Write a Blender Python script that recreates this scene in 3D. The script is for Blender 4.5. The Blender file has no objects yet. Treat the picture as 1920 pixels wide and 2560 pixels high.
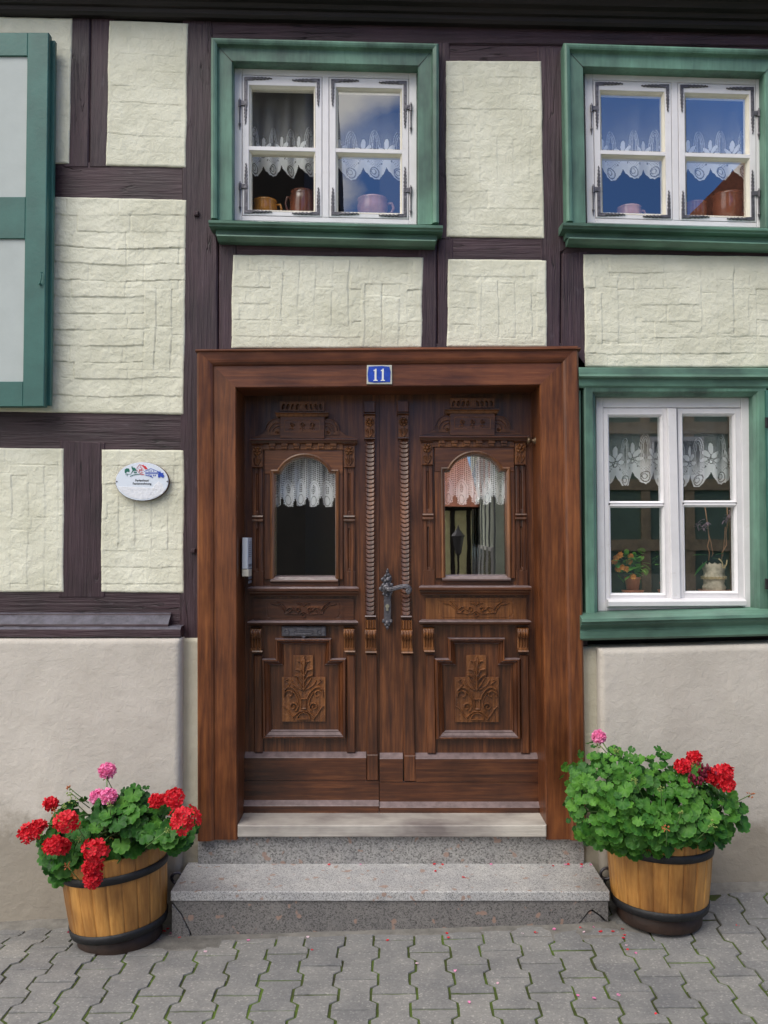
import bpy, bmesh, math, random
import numpy as np
from mathutils import Vector, Matrix
random.seed(11); rng = np.random.default_rng(5)
scene = bpy.context.scene
COL = scene.collection
# ------------------------------------------------------------------ camera
F = 2120.0; PITCH = math.radians(1.8); CZ = 1.52
cd = bpy.data.cameras.new('camera'); cam = bpy.data.objects.new('camera', cd); COL.objects.link(cam)
cam.location = (0, 0, CZ); cam.rotation_euler = (math.radians(90) + PITCH, 0, 0)
cd.sensor_fit = 'HORIZONTAL'; cd.sensor_width = 36; cd.lens = 36 * F / 1920; cd.clip_end = 500
scene.camera = cam
# ------------------------------------------------------------------ sky
SUN_EL = math.radians(53); SUN_AZ = math.radians(216)      # clockwise from +Y
wd = bpy.data.worlds.new('World'); scene.world = wd; wd.use_nodes = True
nt = wd.node_tree; N = nt.nodes; L = nt.links
bg = N['Background']; bg.inputs[1].default_value = 0.115
sky = N.new('ShaderNodeTexSky'); sky.sky_type = 'NISHITA'; sky.sun_disc = False; sky.dust_density = .2; sky.ozone_density = 4.0
sky.sun_elevation = SUN_EL; sky.sun_rotation = SUN_AZ
tc = N.new('ShaderNodeTexCoord')
mp = N.new('ShaderNodeMapping'); mp.inputs['Scale'].default_value = (1, 1, 1.7); mp.inputs['Location'].default_value = (0.35, 0.1, 0.2)
L.new(tc.outputs['Generated'], mp.inputs[0])
nz = N.new('ShaderNodeTexNoise'); nz.inputs['Scale'].default_value = 1.7; nz.inputs['Detail'].default_value = 8; nz.inputs['Roughness'].default_value = .55
L.new(mp.outputs[0], nz.inputs[0])
sp = N.new('ShaderNodeSeparateXYZ'); L.new(tc.outputs['Generated'], sp.inputs[0])
hx = N.new('ShaderNodeMath'); hx.operation = 'MULTIPLY_ADD'; hx.inputs[1].default_value = -1.15; hx.inputs[2].default_value = -.26
L.new(sp.outputs[0], hx.inputs[0])                         # clearer to the right
hz = N.new('ShaderNodeMath'); hz.operation = 'MULTIPLY_ADD'; hz.inputs[1].default_value = 1.35; L.new(sp.outputs[2], hz.inputs[0])
L.new(hx.outputs[0], hz.inputs[2])
sm = N.new('ShaderNodeMath'); sm.operation = 'MULTIPLY_ADD'; sm.inputs[1].default_value = 1.3; L.new(nz.outputs[0], sm.inputs[0]); L.new(hz.outputs[0], sm.inputs[2])
rp = N.new('ShaderNodeValToRGB'); rp.color_ramp.elements[0].position = .90; rp.color_ramp.elements[1].position = 1.28
L.new(sm.outputs[0], rp.inputs[0])
mx = N.new('ShaderNodeMixRGB'); L.new(rp.outputs[0], mx.inputs[0]); tn = N.new('ShaderNodeMixRGB'); tn.blend_type = 'MULTIPLY'; tn.inputs[0].default_value = 1; tn.inputs[2].default_value = (.62, .80, 1.12, 1); L.new(sky.outputs[0], tn.inputs[1]); L.new(tn.outputs[0], mx.inputs[1]); mx.inputs[2].default_value = (12.0, 11.7, 11.4, 1)
L.new(mx.outputs[0], bg.inputs[0])
# ------------------------------------------------------------------ sun (thin cloud in front of it: soft)
sd = bpy.data.lights.new('sun', 'SUN'); sun = bpy.data.objects.new('sun', sd); COL.objects.link(sun)
sd.energy = 1.5; sd.angle = math.radians(38); sd.color = (1, .955, .88)
ds = Vector((math.cos(SUN_EL) * math.sin(SUN_AZ), math.cos(SUN_EL) * math.cos(SUN_AZ), math.sin(SUN_EL)))
sun.rotation_euler = ds.to_track_quat('Z', 'Y').to_euler(); sun.location = ds * 30
vs = scene.view_settings; vs.view_transform = 'Standard'; vs.look = 'None'; vs.exposure = 0.45; vs.gamma = 1
# ------------------------------------------------------------------ pixel -> wall plane
def W(p, y):
    u, v = p
    a = (u - 960) / F; b = (1280 - v) / F
    dy = math.cos(PITCH) - b * math.sin(PITCH); dz = math.sin(PITCH) + b * math.cos(PITCH)
    t = y / dy
    return Vector((a * t, y, CZ + dz * t))
def XZ(p, y):
    w = W(p, y); return (w.x, w.z)
def reg(x0, y0, s): return lambda x, y: (x0 + x * s, y0 + y * s)
D = reg(0, 0, 1.15732)
Z1 = reg(0, 0, .36166); Z2 = reg(500, 60, .38577); Z3 = reg(1380, 60, .3255); Z4 = reg(1400, 880, .35254)
Z5 = reg(560, 940, .27119); Z6 = reg(960, 940, .28933); Z7 = reg(560, 1480, .27119); Z8 = reg(960, 1480, .28933)
B1 = reg(0, 1860, .31344); B2 = reg(1380, 1780, .3255); B4 = reg(270, 1140, .10247); B5 = reg(400, 2060, .69922); B8 = reg(900, 1340, .13559)
def pts(R, y, *l): return [XZ(R(*q), y) for q in l]
# ------------------------------------------------------------------ noise
def vnoise(x, y, seed=0):
    x = np.asarray(x, float); y = np.asarray(y, float)
    xi = np.floor(x).astype(np.int64); yi = np.floor(y).astype(np.int64); fx = x - xi; fy = y - yi
    def h(a, b):
        n = (a * 374761393 + b * 668265263 + seed * 2246822519) & 0xffffffff
        n = ((n ^ (n >> 13)) * 1274126177) & 0xffffffff
        return ((n ^ (n >> 16)) & 0xffff) / 65535.0
    fx = fx * fx * (3 - 2 * fx); fy = fy * fy * (3 - 2 * fy)
    return (h(xi, yi) * (1 - fx) + h(xi + 1, yi) * fx) * (1 - fy) + (h(xi, yi + 1) * (1 - fx) + h(xi + 1, yi + 1) * fx) * fy
def fbm(x, y, seed=0, o=4):
    r = 0; a = .5
    for i in range(o):
        r = r + a * vnoise(x * 2 ** i, y * 2 ** i, seed + i * 7); a *= .5
    return r
def sstep(a, b, x):
    t = np.clip((x - a) / (b - a), 0, 1); return t * t * (3 - 2 * t)
# ------------------------------------------------------------------ mesh builder
def area2(p): return sum(p[i][0] * p[(i + 1) % len(p)][1] - p[(i + 1) % len(p)][0] * p[i][1] for i in range(len(p)))
def offs(p, d, closed=True):
    n = len(p); out = []
    for i in range(n):
        a = p[i - 1] if (closed or i > 0) else None; b = p[i]; c = p[(i + 1) % n] if (closed or i < n - 1) else None
        def nr(q, r):
            dx, dy = r[0] - q[0], r[1] - q[1]; l = math.hypot(dx, dy) or 1e-9
            return (-dy / l, dx / l)
        n1 = nr(a, b) if a is not None else None; n2 = nr(b, c) if c is not None else None
        n1 = n1 or n2; n2 = n2 or n1
        mx_, my_ = n1[0] + n2[0], n1[1] + n2[1]; k = max(.25, (1 + n1[0] * n2[0] + n1[1] * n2[1]))
        out.append((b[0] + d * mx_ / k, b[1] + d * my_ / k))
    return out
class MB:
    def __init__(s): s.bm = bmesh.new()
    def face(s, vs):
        try: return s.bm.faces.new(vs)
        except Exception: return None
    def prism(s, p, yf, yb, ch=0.0):
        p = list(p)
        if area2(p) < 0: p.reverse()
        rings = []
        if ch > 0:
            rings.append((offs(p, ch), yf)); rings.append((p, yf + ch))
        else: rings.append((p, yf))
        rings.append((p, yb))
        vs = [[s.bm.verts.new((x, y, z)) for x, z in r] for r, y in rings]
        s.face(vs[0]); n = len(p)
        for a, b in zip(vs, vs[1:]):
            for i in range(n): s.face([a[i], b[i], b[(i + 1) % n], a[(i + 1) % n]])
        s.face(list(reversed(vs[-1]))); return s
    def sweep(s, p, prof, closed=True):
        """p: XZ path; prof: (offset to the left of the path, y)"""
        vs = []
        for d, y in prof: vs.append([s.bm.verts.new((x, y, z)) for x, z in offs(p, d, closed)])
        n = len(p)
        for a, b in zip(vs, vs[1:]):
            for i in range(n if closed else n - 1): s.face([a[i], a[(i + 1) % n], b[(i + 1) % n], b[i]])
        if not closed:
            s.face([v[0] for v in vs]); s.face([v[-1] for v in vs])
        return s
    def bar(s, a, b, prof, ret=0.0):
        """a,b: XZ ends; prof: (y, dz) closed outline; ret: mitred end return (m per m of y)"""
        y0 = max(q[0] for q in prof)
        va = [s.bm.verts.new((a[0] + ret * (q[0] - min(r[0] for r in prof)), q[0], a[1] + q[1])) for q in prof]
        vb = [s.bm.verts.new((b[0] - ret * (q[0] - min(r[0] for r in prof)), q[0], b[1] + q[1])) for q in prof]
        n = len(prof)
        for i in range(n): s.face([va[i], vb[i], vb[(i + 1) % n], va[(i + 1) % n]])
        s.face(va); s.face(list(reversed(vb))); return s
    def box(s, x0, x1, y0, y1, z0, z1, ch=0.0):
        return s.prism([(x0, z0), (x1, z0), (x1, z1), (x0, z1)], y0, y1, ch)
    def tube(s, path, r, n=8, cap=True):
        path = [Vector(q) for q in path]; m = len(path); rings = []; up = None
        for i, q in enumerate(path):
            t = (path[min(i + 1, m - 1)] - path[max(i - 1, 0)]).normalized()
            if up is None: up = t.orthogonal().normalized()
            up = (up - t * up.dot(t)).normalized(); w = t.cross(up)
            rr = r[i] if isinstance(r, (list, tuple)) else r
            rings.append([s.bm.verts.new(q + (up * math.cos(2 * math.pi * k / n) + w * math.sin(2 * math.pi * k / n)) * rr) for k in range(n)])
        for a, b in zip(rings, rings[1:]):
            for k in range(n): s.face([a[k], a[(k + 1) % n], b[(k + 1) % n], b[k]])
        if cap: s.face(list(reversed(rings[0]))); s.face(rings[-1])
        return s
    def lathe(s, prof, c=(0, 0, 0), n=40, M=None):
        rings = []; c = Vector(c)
        for r, z in prof:
            if r < 1e-6: rings.append([s.bm.verts.new((M @ Vector((0, 0, z)) if M else Vector((0, 0, z))) + c)])
            else:
                rr = []
                for k in range(n):
                    a = 2 * math.pi * k / n; q = Vector((r * math.cos(a), r * math.sin(a), z))
                    rr.append(s.bm.verts.new((M @ q if M else q) + c))
                rings.append(rr)
        for a, b in zip(rings, rings[1:]):
            for k in range(n):
                k2 = (k + 1) % n
                if len(a) == 1 and len(b) > 1: s.face([a[0], b[k2], b[k]])
                elif len(b) == 1 and len(a) > 1: s.face([a[k], a[k2], b[0]])
                elif len(a) > 1: s.face([a[k], a[k2], b[k2], b[k]])
        return s
    def blob(s, c, r, n=8, m=6, sx=1, sy=1, sz=1):
        return s.lathe([(r * math.sin(math.pi * i / m) if 0 < i < m else 0, -r * math.cos(math.pi * i / m)) for i in range(m + 1)], c, n,
                       Matrix.Diagonal((sx, sy, sz)))
    def grid(s, P, mask=None, attr=None, skirt=None):
        """P: array (rows, cols, 3), row 0 on top; mask: per-cell keep"""
        r, c = P.shape[:2]
        vs = [[None] * c for _ in range(r)]
        lay = s.bm.verts.layers.float_color.get('dens') or (s.bm.verts.layers.float_color.new('dens') if attr is not None else None)
        def g(i, j):
            if vs[i][j] is None:
                v = s.bm.verts.new(P[i, j]); vs[i][j] = v
                if attr is not None: a = float(attr[i, j]); v[lay] = (a, a, a, 1)
            return vs[i][j]
        for i in range(r - 1):
            for j in range(c - 1):
                if mask is None or mask[i, j]: s.face([g(i, j), g(i + 1, j), g(i + 1, j + 1), g(i, j + 1)])
        if skirt is not None:
            loop = [(0, j) for j in range(c)] + [(i, c - 1) for i in range(1, r)] + [(r - 1, j) for j in range(c - 2, -1, -1)] + [(i, 0) for i in range(r - 2, 0, -1)]
            top = [g(i, j) for i, j in loop]; bot = [s.bm.verts.new((v.co.x, skirt, v.co.z)) for v in top]
            for k in range(len(top)): k2 = (k + 1) % len(top); s.face([top[k], top[k2], bot[k2], bot[k]])
        return s
    def field(s, M, x0, y0, x1, y1, yp, h, n, m, mask=None, skirt=None):
        """relief: M maps drawing coords to image px; h(X,Y) -> metres towards the viewer"""
        X, Y = np.meshgrid(np.linspace(x0, x1, n + 1), np.linspace(y0, y1, m + 1)); H = h(X, Y)
        P = np.zeros(X.shape + (3,))
        c = [W(M(a, b), yp) for a, b in ((x0, y0), (x1, y0), (x1, y1), (x0, y1))]
        sx = (X - x0) / (x1 - x0); ty = (Y - y0) / (y1 - y0)
        for k in range(3):
            P[..., k] = (c[0][k] * (1 - sx) + c[1][k] * sx) * (1 - ty) + (c[3][k] * (1 - sx) + c[2][k] * sx) * ty
        P[..., 1] -= H
        mk = None
        if mask is not None:
            mk = mask((X[:-1, :-1] + X[1:, 1:]) / 2, (Y[:-1, :-1] + Y[1:, 1:]) / 2)
        return s.grid(P, mk, None, skirt)
    def done(s, name, mat, parent=None, smooth=False, local=False, dust=False):
        bm = s.bm
        bmesh.ops.recalc_face_normals(bm, faces=bm.faces[:])
        if dust:                                  # paler sky sheen painted on faces turned upward
            for f in bm.faces:
                if f.normal.z > .42: f.material_index = 1
            mat = [mat, dust if dust is not True else M_dust]
        if parent is not None and not local:
            bmesh.ops.translate(bm, vec=-Vector(ROOT.get(parent.name, (0, 0, 0))), verts=bm.verts[:])
        me = bpy.data.meshes.new(name); bm.to_mesh(me); bm.free()
        if smooth: me.polygons.foreach_set('use_smooth', [True] * len(me.polygons))
        if mat is not None:
            for q in (mat if isinstance(mat, (list, tuple)) else [mat]): me.materials.append(q)
        o = bpy.data.objects.new(name, me); COL.objects.link(o)
        if parent is not None:
            o.parent = parent; ROOT[o.name] = ROOT.get(parent.name, (0, 0, 0))
        return o
ROOT = {}
def tag(o, label=None, cat=None, group=None, kind=None):
    if label: o['label'] = label
    if cat: o['category'] = cat
    if group: o['group'] = group
    if kind: o['kind'] = kind
    return o
def thing(name, loc, label, cat, group=None, rot=None):
    o = bpy.data.objects.new(name, None); COL.objects.link(o); o.location = loc; o.empty_display_size = .1
    if rot: o.rotation_euler = rot
    ROOT[o.name] = tuple(loc); return tag(o, label, cat, group)
# ------------------------------------------------------------------ materials
def newmat(name):
    m = bpy.data.materials.new(name); m.use_nodes = True
    nt = m.node_tree; return m, nt.nodes, nt.links, nt.nodes['Principled BSDF']
def rampn(N, stops):
    r = N.new('ShaderNodeValToRGB'); cr = r.color_ramp
    while len(cr.elements) < len(stops): cr.elements.new(.5)
    for e, (p, c) in zip(cr.elements, stops): e.position = p; e.color = (c[0], c[1], c[2], 1)
    return r
def coords(N, L, scale, rnd=True):
    tc = N.new('ShaderNodeTexCoord'); mp = N.new('ShaderNodeMapping'); mp.inputs['Scale'].default_value = scale
    if rnd:
        oi = N.new('ShaderNodeObjectInfo'); mu = N.new('ShaderNodeMath'); mu.operation = 'MULTIPLY'; mu.inputs[1].default_value = 37.0
        L.new(oi.outputs['Random'], mu.inputs[0]); ad = N.new('ShaderNodeVectorMath'); ad.operation = 'ADD'
        L.new(tc.outputs['Object'], ad.inputs[0]); L.new(mu.outputs[0], ad.inputs[1]); L.new(ad.outputs[0], mp.inputs[0])
    else: L.new(tc.outputs['Object'], mp.inputs[0])
    return mp
def noisen(N, L, mp, scale, detail=5, rough=.55, dist=0):
    n = N.new('ShaderNodeTexNoise'); n.inputs['Scale'].default_value = scale; n.inputs['Detail'].default_value = detail
    n.inputs['Roughness'].default_value = rough; n.inputs['Distortion'].default_value = dist; L.new(mp.outputs[0], n.inputs[0]); return n
def mixc(N, L, fac, a, b, mode='MIX'):
    m = N.new('ShaderNodeMixRGB'); m.blend_type = mode
    for i, v in ((0, fac), (1, a), (2, b)):
        if hasattr(v, 'is_output') or hasattr(v, 'links'): L.new(v, m.inputs[i])
        elif isinstance(v, (int, float)): m.inputs[i].default_value = v
        else: m.inputs[i].default_value = (v[0], v[1], v[2], 1)
    return m
def bumpn(N, L, pb, h, strength, dist=.01, prev=None):
    b = N.new('ShaderNodeBump'); b.inputs['Strength'].default_value = strength; b.inputs['Distance'].default_value = dist
    L.new(h, b.inputs['Height'])
    if prev: L.new(prev.outputs[0], b.inputs['Normal'])
    L.new(b.outputs[0], pb.inputs['Normal']); return b
def wood(name, dark, mid, light, axis='z', rough=.42, bump=.35, coat=.0, worn=None, grain=26, bdist=.004, cracks=False, attr=False):
    m, N, L, pb = newmat(name)
    sc = {'z': (grain, grain, 1.3), 'x': (1.3, grain, grain)}[axis]
    mp = coords(N, L, sc); g = noisen(N, L, mp, 3.2, 7, .62, .25)
    r = rampn(N, [(.30, dark), (.5, mid), (.72, light)]); L.new(g.outputs[0], r.inputs[0])
    mp2 = coords(N, L, (1, 1, .55) if axis == 'z' else (.55, 1, 1)); bl = noisen(N, L, mp2, 5, 4, .6)
    r2 = rampn(N, [(.33, (.50, .44, .44)), (.66, (1.30, 1.25, 1.18))]); L.new(bl.outputs[0], r2.inputs[0])
    mm = mixc(N, L, 1, r.outputs[0], r2.outputs[0], 'MULTIPLY'); out = mm
    if worn:
        mp3 = coords(N, L, (2.5, 2.5, 1) if axis == 'z' else (1, 2.5, 2.5)); w = noisen(N, L, mp3, 9, 8, .72)
        r3 = rampn(N, [(.60, (0, 0, 0)), (.70, (1, 1, 1))]); L.new(w.outputs[0], r3.inputs[0])
        mu = N.new('ShaderNodeMath'); mu.operation = 'MULTIPLY'; mu.inputs[1].default_value = .5; L.new(r3.outputs[0], mu.inputs[0])
        out = mixc(N, L, mu.outputs[0], mm.outputs[0], worn)
    if attr:
        at = N.new('ShaderNodeAttribute'); at.attribute_name = 'dens'; ra = rampn(N, [(0, (.78, .73, .68)), (1, (1.15, 1.15, 1.12))]); L.new(at.outputs['Fac'], ra.inputs[0])
        out = mixc(N, L, 1, out.outputs[0], ra.outputs[0], 'MULTIPLY')
    hgt = g.outputs[0]
    if cracks:
        mp5 = coords(N, L, (9, 9, .55) if axis == 'z' else (.55, 9, 9)); cn = noisen(N, L, mp5, 2.2, 3, .5, .6)
        c1 = N.new('ShaderNodeMath'); c1.operation = 'SUBTRACT'; c1.inputs[1].default_value = .5; L.new(cn.outputs[0], c1.inputs[0])
        c2 = N.new('ShaderNodeMath'); c2.operation = 'ABSOLUTE'; L.new(c1.outputs[0], c2.inputs[0])
        c3 = rampn(N, [(.0, (.15, .15, .15)), (.009, (1, 1, 1))]); L.new(c2.outputs[0], c3.inputs[0])
        mp6 = coords(N, L, (1, 1, 1)); cn2 = noisen(N, L, mp6, 3.5, 2, .5); c4 = rampn(N, [(.40, (0, 0, 0)), (.50, (1, 1, 1))]); L.new(cn2.outputs[0], c4.inputs[0])
        c5 = N.new('ShaderNodeMath'); c5.operation = 'MAXIMUM'; L.new(c3.outputs[0], c5.inputs[0]); L.new(c4.outputs[0], c5.inputs[1])
        out = mixc(N, L, c5.outputs[0], (.006, .004, .005), out.outputs[0])
        c6 = N.new('ShaderNodeMath'); c6.operation = 'MULTIPLY_ADD'; c6.inputs[1].default_value = .8; L.new(c5.outputs[0], c6.inputs[0]); L.new(g.outputs[0], c6.inputs[2]); hgt = c6.outputs[0]
    L.new(out.outputs[0], pb.inputs['Base Color']); pb.inputs['Roughness'].default_value = rough
    rr = N.new('ShaderNodeMapRange'); rr.inputs['To Min'].default_value = rough - .12; rr.inputs['To Max'].default_value = rough + .18
    L.new(bl.outputs[0], rr.inputs['Value']); L.new(rr.outputs[0], pb.inputs['Roughness'])
    bumpn(N, L, pb, hgt, bump, bdist); pb.inputs['Coat Weight'].default_value = coat; pb.inputs['Coat Roughness'].default_value = .25
    return m
def paint(name, col, rough=.5, var=.12, bump=.15, scale=14, dirt=None, coat=0):
    m, N, L, pb = newmat(name)
    mp = coords(N, L, (1, 1, 1)); n = noisen(N, L, mp, scale, 6, .6)
    a = [c * (1 - var) for c in col]; b = [min(1, c * (1 + var)) for c in col]
    r = rampn(N, [(.35, a), (.65, b)]); L.new(n.outputs[0], r.inputs[0]); out = r
    if dirt:
        n2 = noisen(N, L, mp, scale * 2.3, 8, .7); r2 = rampn(N, [(.62, (0, 0, 0)), (.74, (1, 1, 1))]); L.new(n2.outputs[0], r2.inputs[0])
        mu = N.new('ShaderNodeMath'); mu.operation = 'MULTIPLY'; mu.inputs[1].default_value = .45; L.new(r2.outputs[0], mu.inputs[0])
        out = mixc(N, L, mu.outputs[0], r.outputs[0], dirt)
    L.new(out.outputs[0], pb.inputs['Base Color']); pb.inputs['Roughness'].default_value = rough
    mp3 = coords(N, L, (1, 1, 1)); n3 = noisen(N, L, mp3, 70, 5, .6); bumpn(N, L, pb, n3.outputs[0], bump, .004)
    pb.inputs['Coat Weight'].default_value = coat
    return m
def plain(name, col, rough=.5, metal=0.0, sheen=0):
    m, N, L, pb = newmat(name); pb.inputs['Base Color'].default_value = (*col, 1); pb.inputs['Roughness'].default_value = rough
    pb.inputs['Metallic'].default_value = metal; return m
M_door_v = wood('oak_varnished_upright', (.042, .013, .0055), (.098, .032, .011), (.20, .074, .024), 'z', .38, .45, .55)
M_door_h = wood('oak_varnished_level', (.040, .012, .005), (.086, .027, .0095), (.165, .060, .020), 'x', .38, .45, .55)
M_carve = wood('oak_carved_honey', (.060, .021, .0075), (.175, .066, .0185), (.28, .118, .035), 'z', .40, .35, .4)
M_frame_v = wood('frame_wood_upright', (.070, .021, .0075), (.140, .044, .0130), (.23, .082, .023), 'z', .40, .25, .0, (.06, .02, .012), 20)
M_frame_h = wood('frame_wood_level', (.070, .020, .009), (.122, .036, .0135), (.185, .064, .024), 'x', .40, .25, .0, (.06, .02, .012), 20)
M_beam_v = wood('painted_timber_upright', (.030, .014, .020), (.043, .021, .031), (.060, .036, .049), 'z', .5, .7, 0, (.10, .075, .092), 30, .008, True)
M_beam_h = wood('painted_timber_level', (.029, .013, .019), (.041, .019, .028), (.060, .036, .047), 'x', .5, .7, 0, (.10, .075, .092), 30, .008, True)
M_dark = wood('eave_dark_wood', (.006, .004, .005), (.012, .008, .009), (.022, .015, .017), 'x', .6, .8, 0)  # darker than the other timbers: shadow at the top put into the colour
M_green = wood('green_paint_upright', (.085, .185, .142), (.104, .222, .172), (.118, .245, .192), 'z', .45, .3, 0, (.05, .10, .075), 22)
M_green_h = wood('green_paint_level', (.085, .185, .142), (.104, .222, .172), (.118, .245, .192), 'x', .45, .3, 0, (.05, .10, .075), 22)
M_green2 = paint('green_paint_shutter', (.035, .125, .108), .45, .14, .2, 7, (.03, .10, .09))
M_grey = paint('grey_paint_shutter', (.42, .46, .455), .55, .05, .1, 6)
M_white = paint('white_paint', (.74, .72, .74), .45, .05, .2, 9, (.52, .49, .44))
M_whitei = paint('cream_putty', (.66, .62, .54), .55, .06, .2, 12)
M_iron = paint('wrought_iron', (.12, .115, .13), .42, .3, .8, 60)
M_iron.node_tree.nodes['Principled BSDF'].inputs['Metallic'].default_value = .55
M_black = paint('black_hoop', (.010, .010, .012), .55, .3, .6, 40, (.06, .06, .07))
M_soil = paint('soil', (.03, .02, .012), .95, .4, 1, 40)
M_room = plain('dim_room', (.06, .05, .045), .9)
M_stemg = plain('stem_green', (.10, .19, .05), .55)
def plaster(name, a, b, fine=.5, dirt=False):
    m, N, L, pb = newmat(name); mp = coords(N, L, (1, 1, 1), False)
    n = noisen(N, L, mp, 5, 6, .6); r = rampn(N, [(.35, a), (.65, b)]); L.new(n.outputs[0], r.inputs[0]); out = r
    if dirt:
        tc = N.new('ShaderNodeTexCoord'); sx = N.new('ShaderNodeSeparateXYZ'); L.new(tc.outputs['Object'], sx.inputs[0])
        n2 = noisen(N, L, mp, 9, 9, .7); ad = N.new('ShaderNodeMath'); ad.operation = 'MULTIPLY_ADD'; ad.inputs[1].default_value = -.55
        L.new(n2.outputs[0], ad.inputs[0]); L.new(sx.outputs[2], ad.inputs[2])
        r2 = rampn(N, [(0, (1, 1, 1)), (.16, (0, 0, 0))]); L.new(ad.outputs[0], r2.inputs[0])
        mu = N.new('ShaderNodeMath'); mu.operation = 'MULTIPLY'; mu.inputs[1].default_value = .68; L.new(r2.outputs[0], mu.inputs[0])
        out = mixc(N, L, mu.outputs[0], r.outputs[0], (.20, .17, .125))
        mp4 = coords(N, L, (1, 1, .25), False); n4 = noisen(N, L, mp4, 3, 5, .6); r4 = rampn(N, [(.4, (.93, .92, .92)), (.62, (1.02, 1.02, 1.02))]); L.new(n4.outputs[0], r4.inputs[0])
        out = mixc(N, L, 1, out.outputs[0], r4.outputs[0], 'MULTIPLY')
    L.new(out.outputs[0], pb.inputs['Base Color']); pb.inputs['Roughness'].default_value = .85
    n3 = noisen(N, L, mp, 28, 8, .62, .4); b = bumpn(N, L, pb, n3.outputs[0], fine, .012)
    n5 = noisen(N, L, mp, 160, 4, .6); bumpn(N, L, pb, n5.outputs[0], .35, .002, b)
    return m
M_plaster = plaster('cream_limewash', (.62, .608, .485), (.755, .742, .615), .6)
M_plinth = plaster('beige_render', (.51, .468, .415), (.57, .525, .47), .35, True)
M_plinth2 = plaster('cream_render', (.50, .47, .37), (.60, .57, .47), .4, True)
def granite(name, base, scale=330):
    m, N, L, pb = newmat(name); mp = coords(N, L, (1, 1, 1), False)
    v = N.new('ShaderNodeTexVoronoi'); v.inputs['Scale'].default_value = scale; L.new(mp.outputs[0], v.inputs[0])
    r = rampn(N, [(0, [c * .45 for c in base]), (.3, base), (.62, [c * 1.25 for c in base]), (1, [c * 1.5 for c in base])])
    sp = N.new('ShaderNodeSeparateColor'); L.new(v.outputs['Color'], sp.inputs[0]); L.new(sp.outputs[0], r.inputs[0])
    n = noisen(N, L, mp, 9, 4, .6); r2 = rampn(N, [(.35, (.86, .86, .87)), (.65, (1.08, 1.07, 1.05))]); L.new(n.outputs[0], r2.inputs[0])
    o = mixc(N, L, 1, r.outputs[0], r2.outputs[0], 'MULTIPLY')
    n3 = noisen(N, L, mp, 26, 2, .4); r3 = rampn(N, [(.655, (0, 0, 0)), (.69, (.8, .8, .8))]); L.new(n3.outputs[0], r3.inputs[0])
    o = mixc(N, L, r3.outputs[0], o.outputs[0], (.34, .22, .17))
    L.new(o.outputs[0], pb.inputs['Base Color']); pb.inputs['Roughness'].default_value = .6
    bumpn(N, L, pb, sp.outputs[1], .35, .001); return m
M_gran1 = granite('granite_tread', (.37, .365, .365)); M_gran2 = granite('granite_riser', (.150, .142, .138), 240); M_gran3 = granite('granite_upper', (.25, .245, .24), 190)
# concrete paver, with per-stone tint in 'dens'
def paver_mat():
    m, N, L, pb = newmat('concrete_paver'); mp = coords(N, L, (1, 1, 1), False)
    at = N.new('ShaderNodeAttribute'); at.attribute_name = 'dens'
    r0 = rampn(N, [(0, (.195, .196, .200)), (.6, (.232, .230, .227)), (1, (.262, .257, .25))]); L.new(at.outputs['Fac'], r0.inputs[0])
    n = noisen(N, L, mp, 7, 6, .62); r = rampn(N, [(.3, (.74, .74, .76)), (.68, (1.1, 1.08, 1.05))]); L.new(n.outputs[0], r.inputs[0])
    o = mixc(N, L, 1, r0.outputs[0], r.outputs[0], 'MULTIPLY')
    v = N.new('ShaderNodeTexVoronoi'); v.inputs['Scale'].default_value = 170; L.new(mp.outputs[0], v.inputs[0])
    s2 = N.new('ShaderNodeSeparateColor'); L.new(v.outputs['Color'], s2.inputs[0])
    r2 = rampn(N, [(0, (.86, .86, .86)), (.9, (1.06, 1.06, 1.06)), (1, (1.5, 1.48, 1.42))]); L.new(s2.outputs[0], r2.inputs[0])
    o = mixc(N, L, 1, o.outputs[0], r2.outputs[0], 'MULTIPLY')
    L.new(o.outputs[0], pb.inputs['Base Color']); pb.inputs['Roughness'].default_value = .8
    n3 = noisen(N, L, mp, 120, 6, .7); bumpn(N, L, pb, n3.outputs[0], .5, .003); return m
M_paver = paver_mat()
def moss_mat():
    m, N, L, pb = newmat('joint_sand_and_moss'); mp = coords(N, L, (1, 1, 1), False)
    n = noisen(N, L, mp, 3.5, 6, .62); r = rampn(N, [(.34, (.038, .032, .022)), (.46, (.058, .080, .014)), (.60, (.10, .165, .020))])
    L.new(n.outputs[0], r.inputs[0]); L.new(r.outputs[0], pb.inputs['Base Color']); pb.inputs['Roughness'].default_value = .95
    n3 = noisen(N, L, mp, 150, 5, .7); bumpn(N, L, pb, n3.outputs[0], 1, .006); return m
M_moss = moss_mat()
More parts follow.
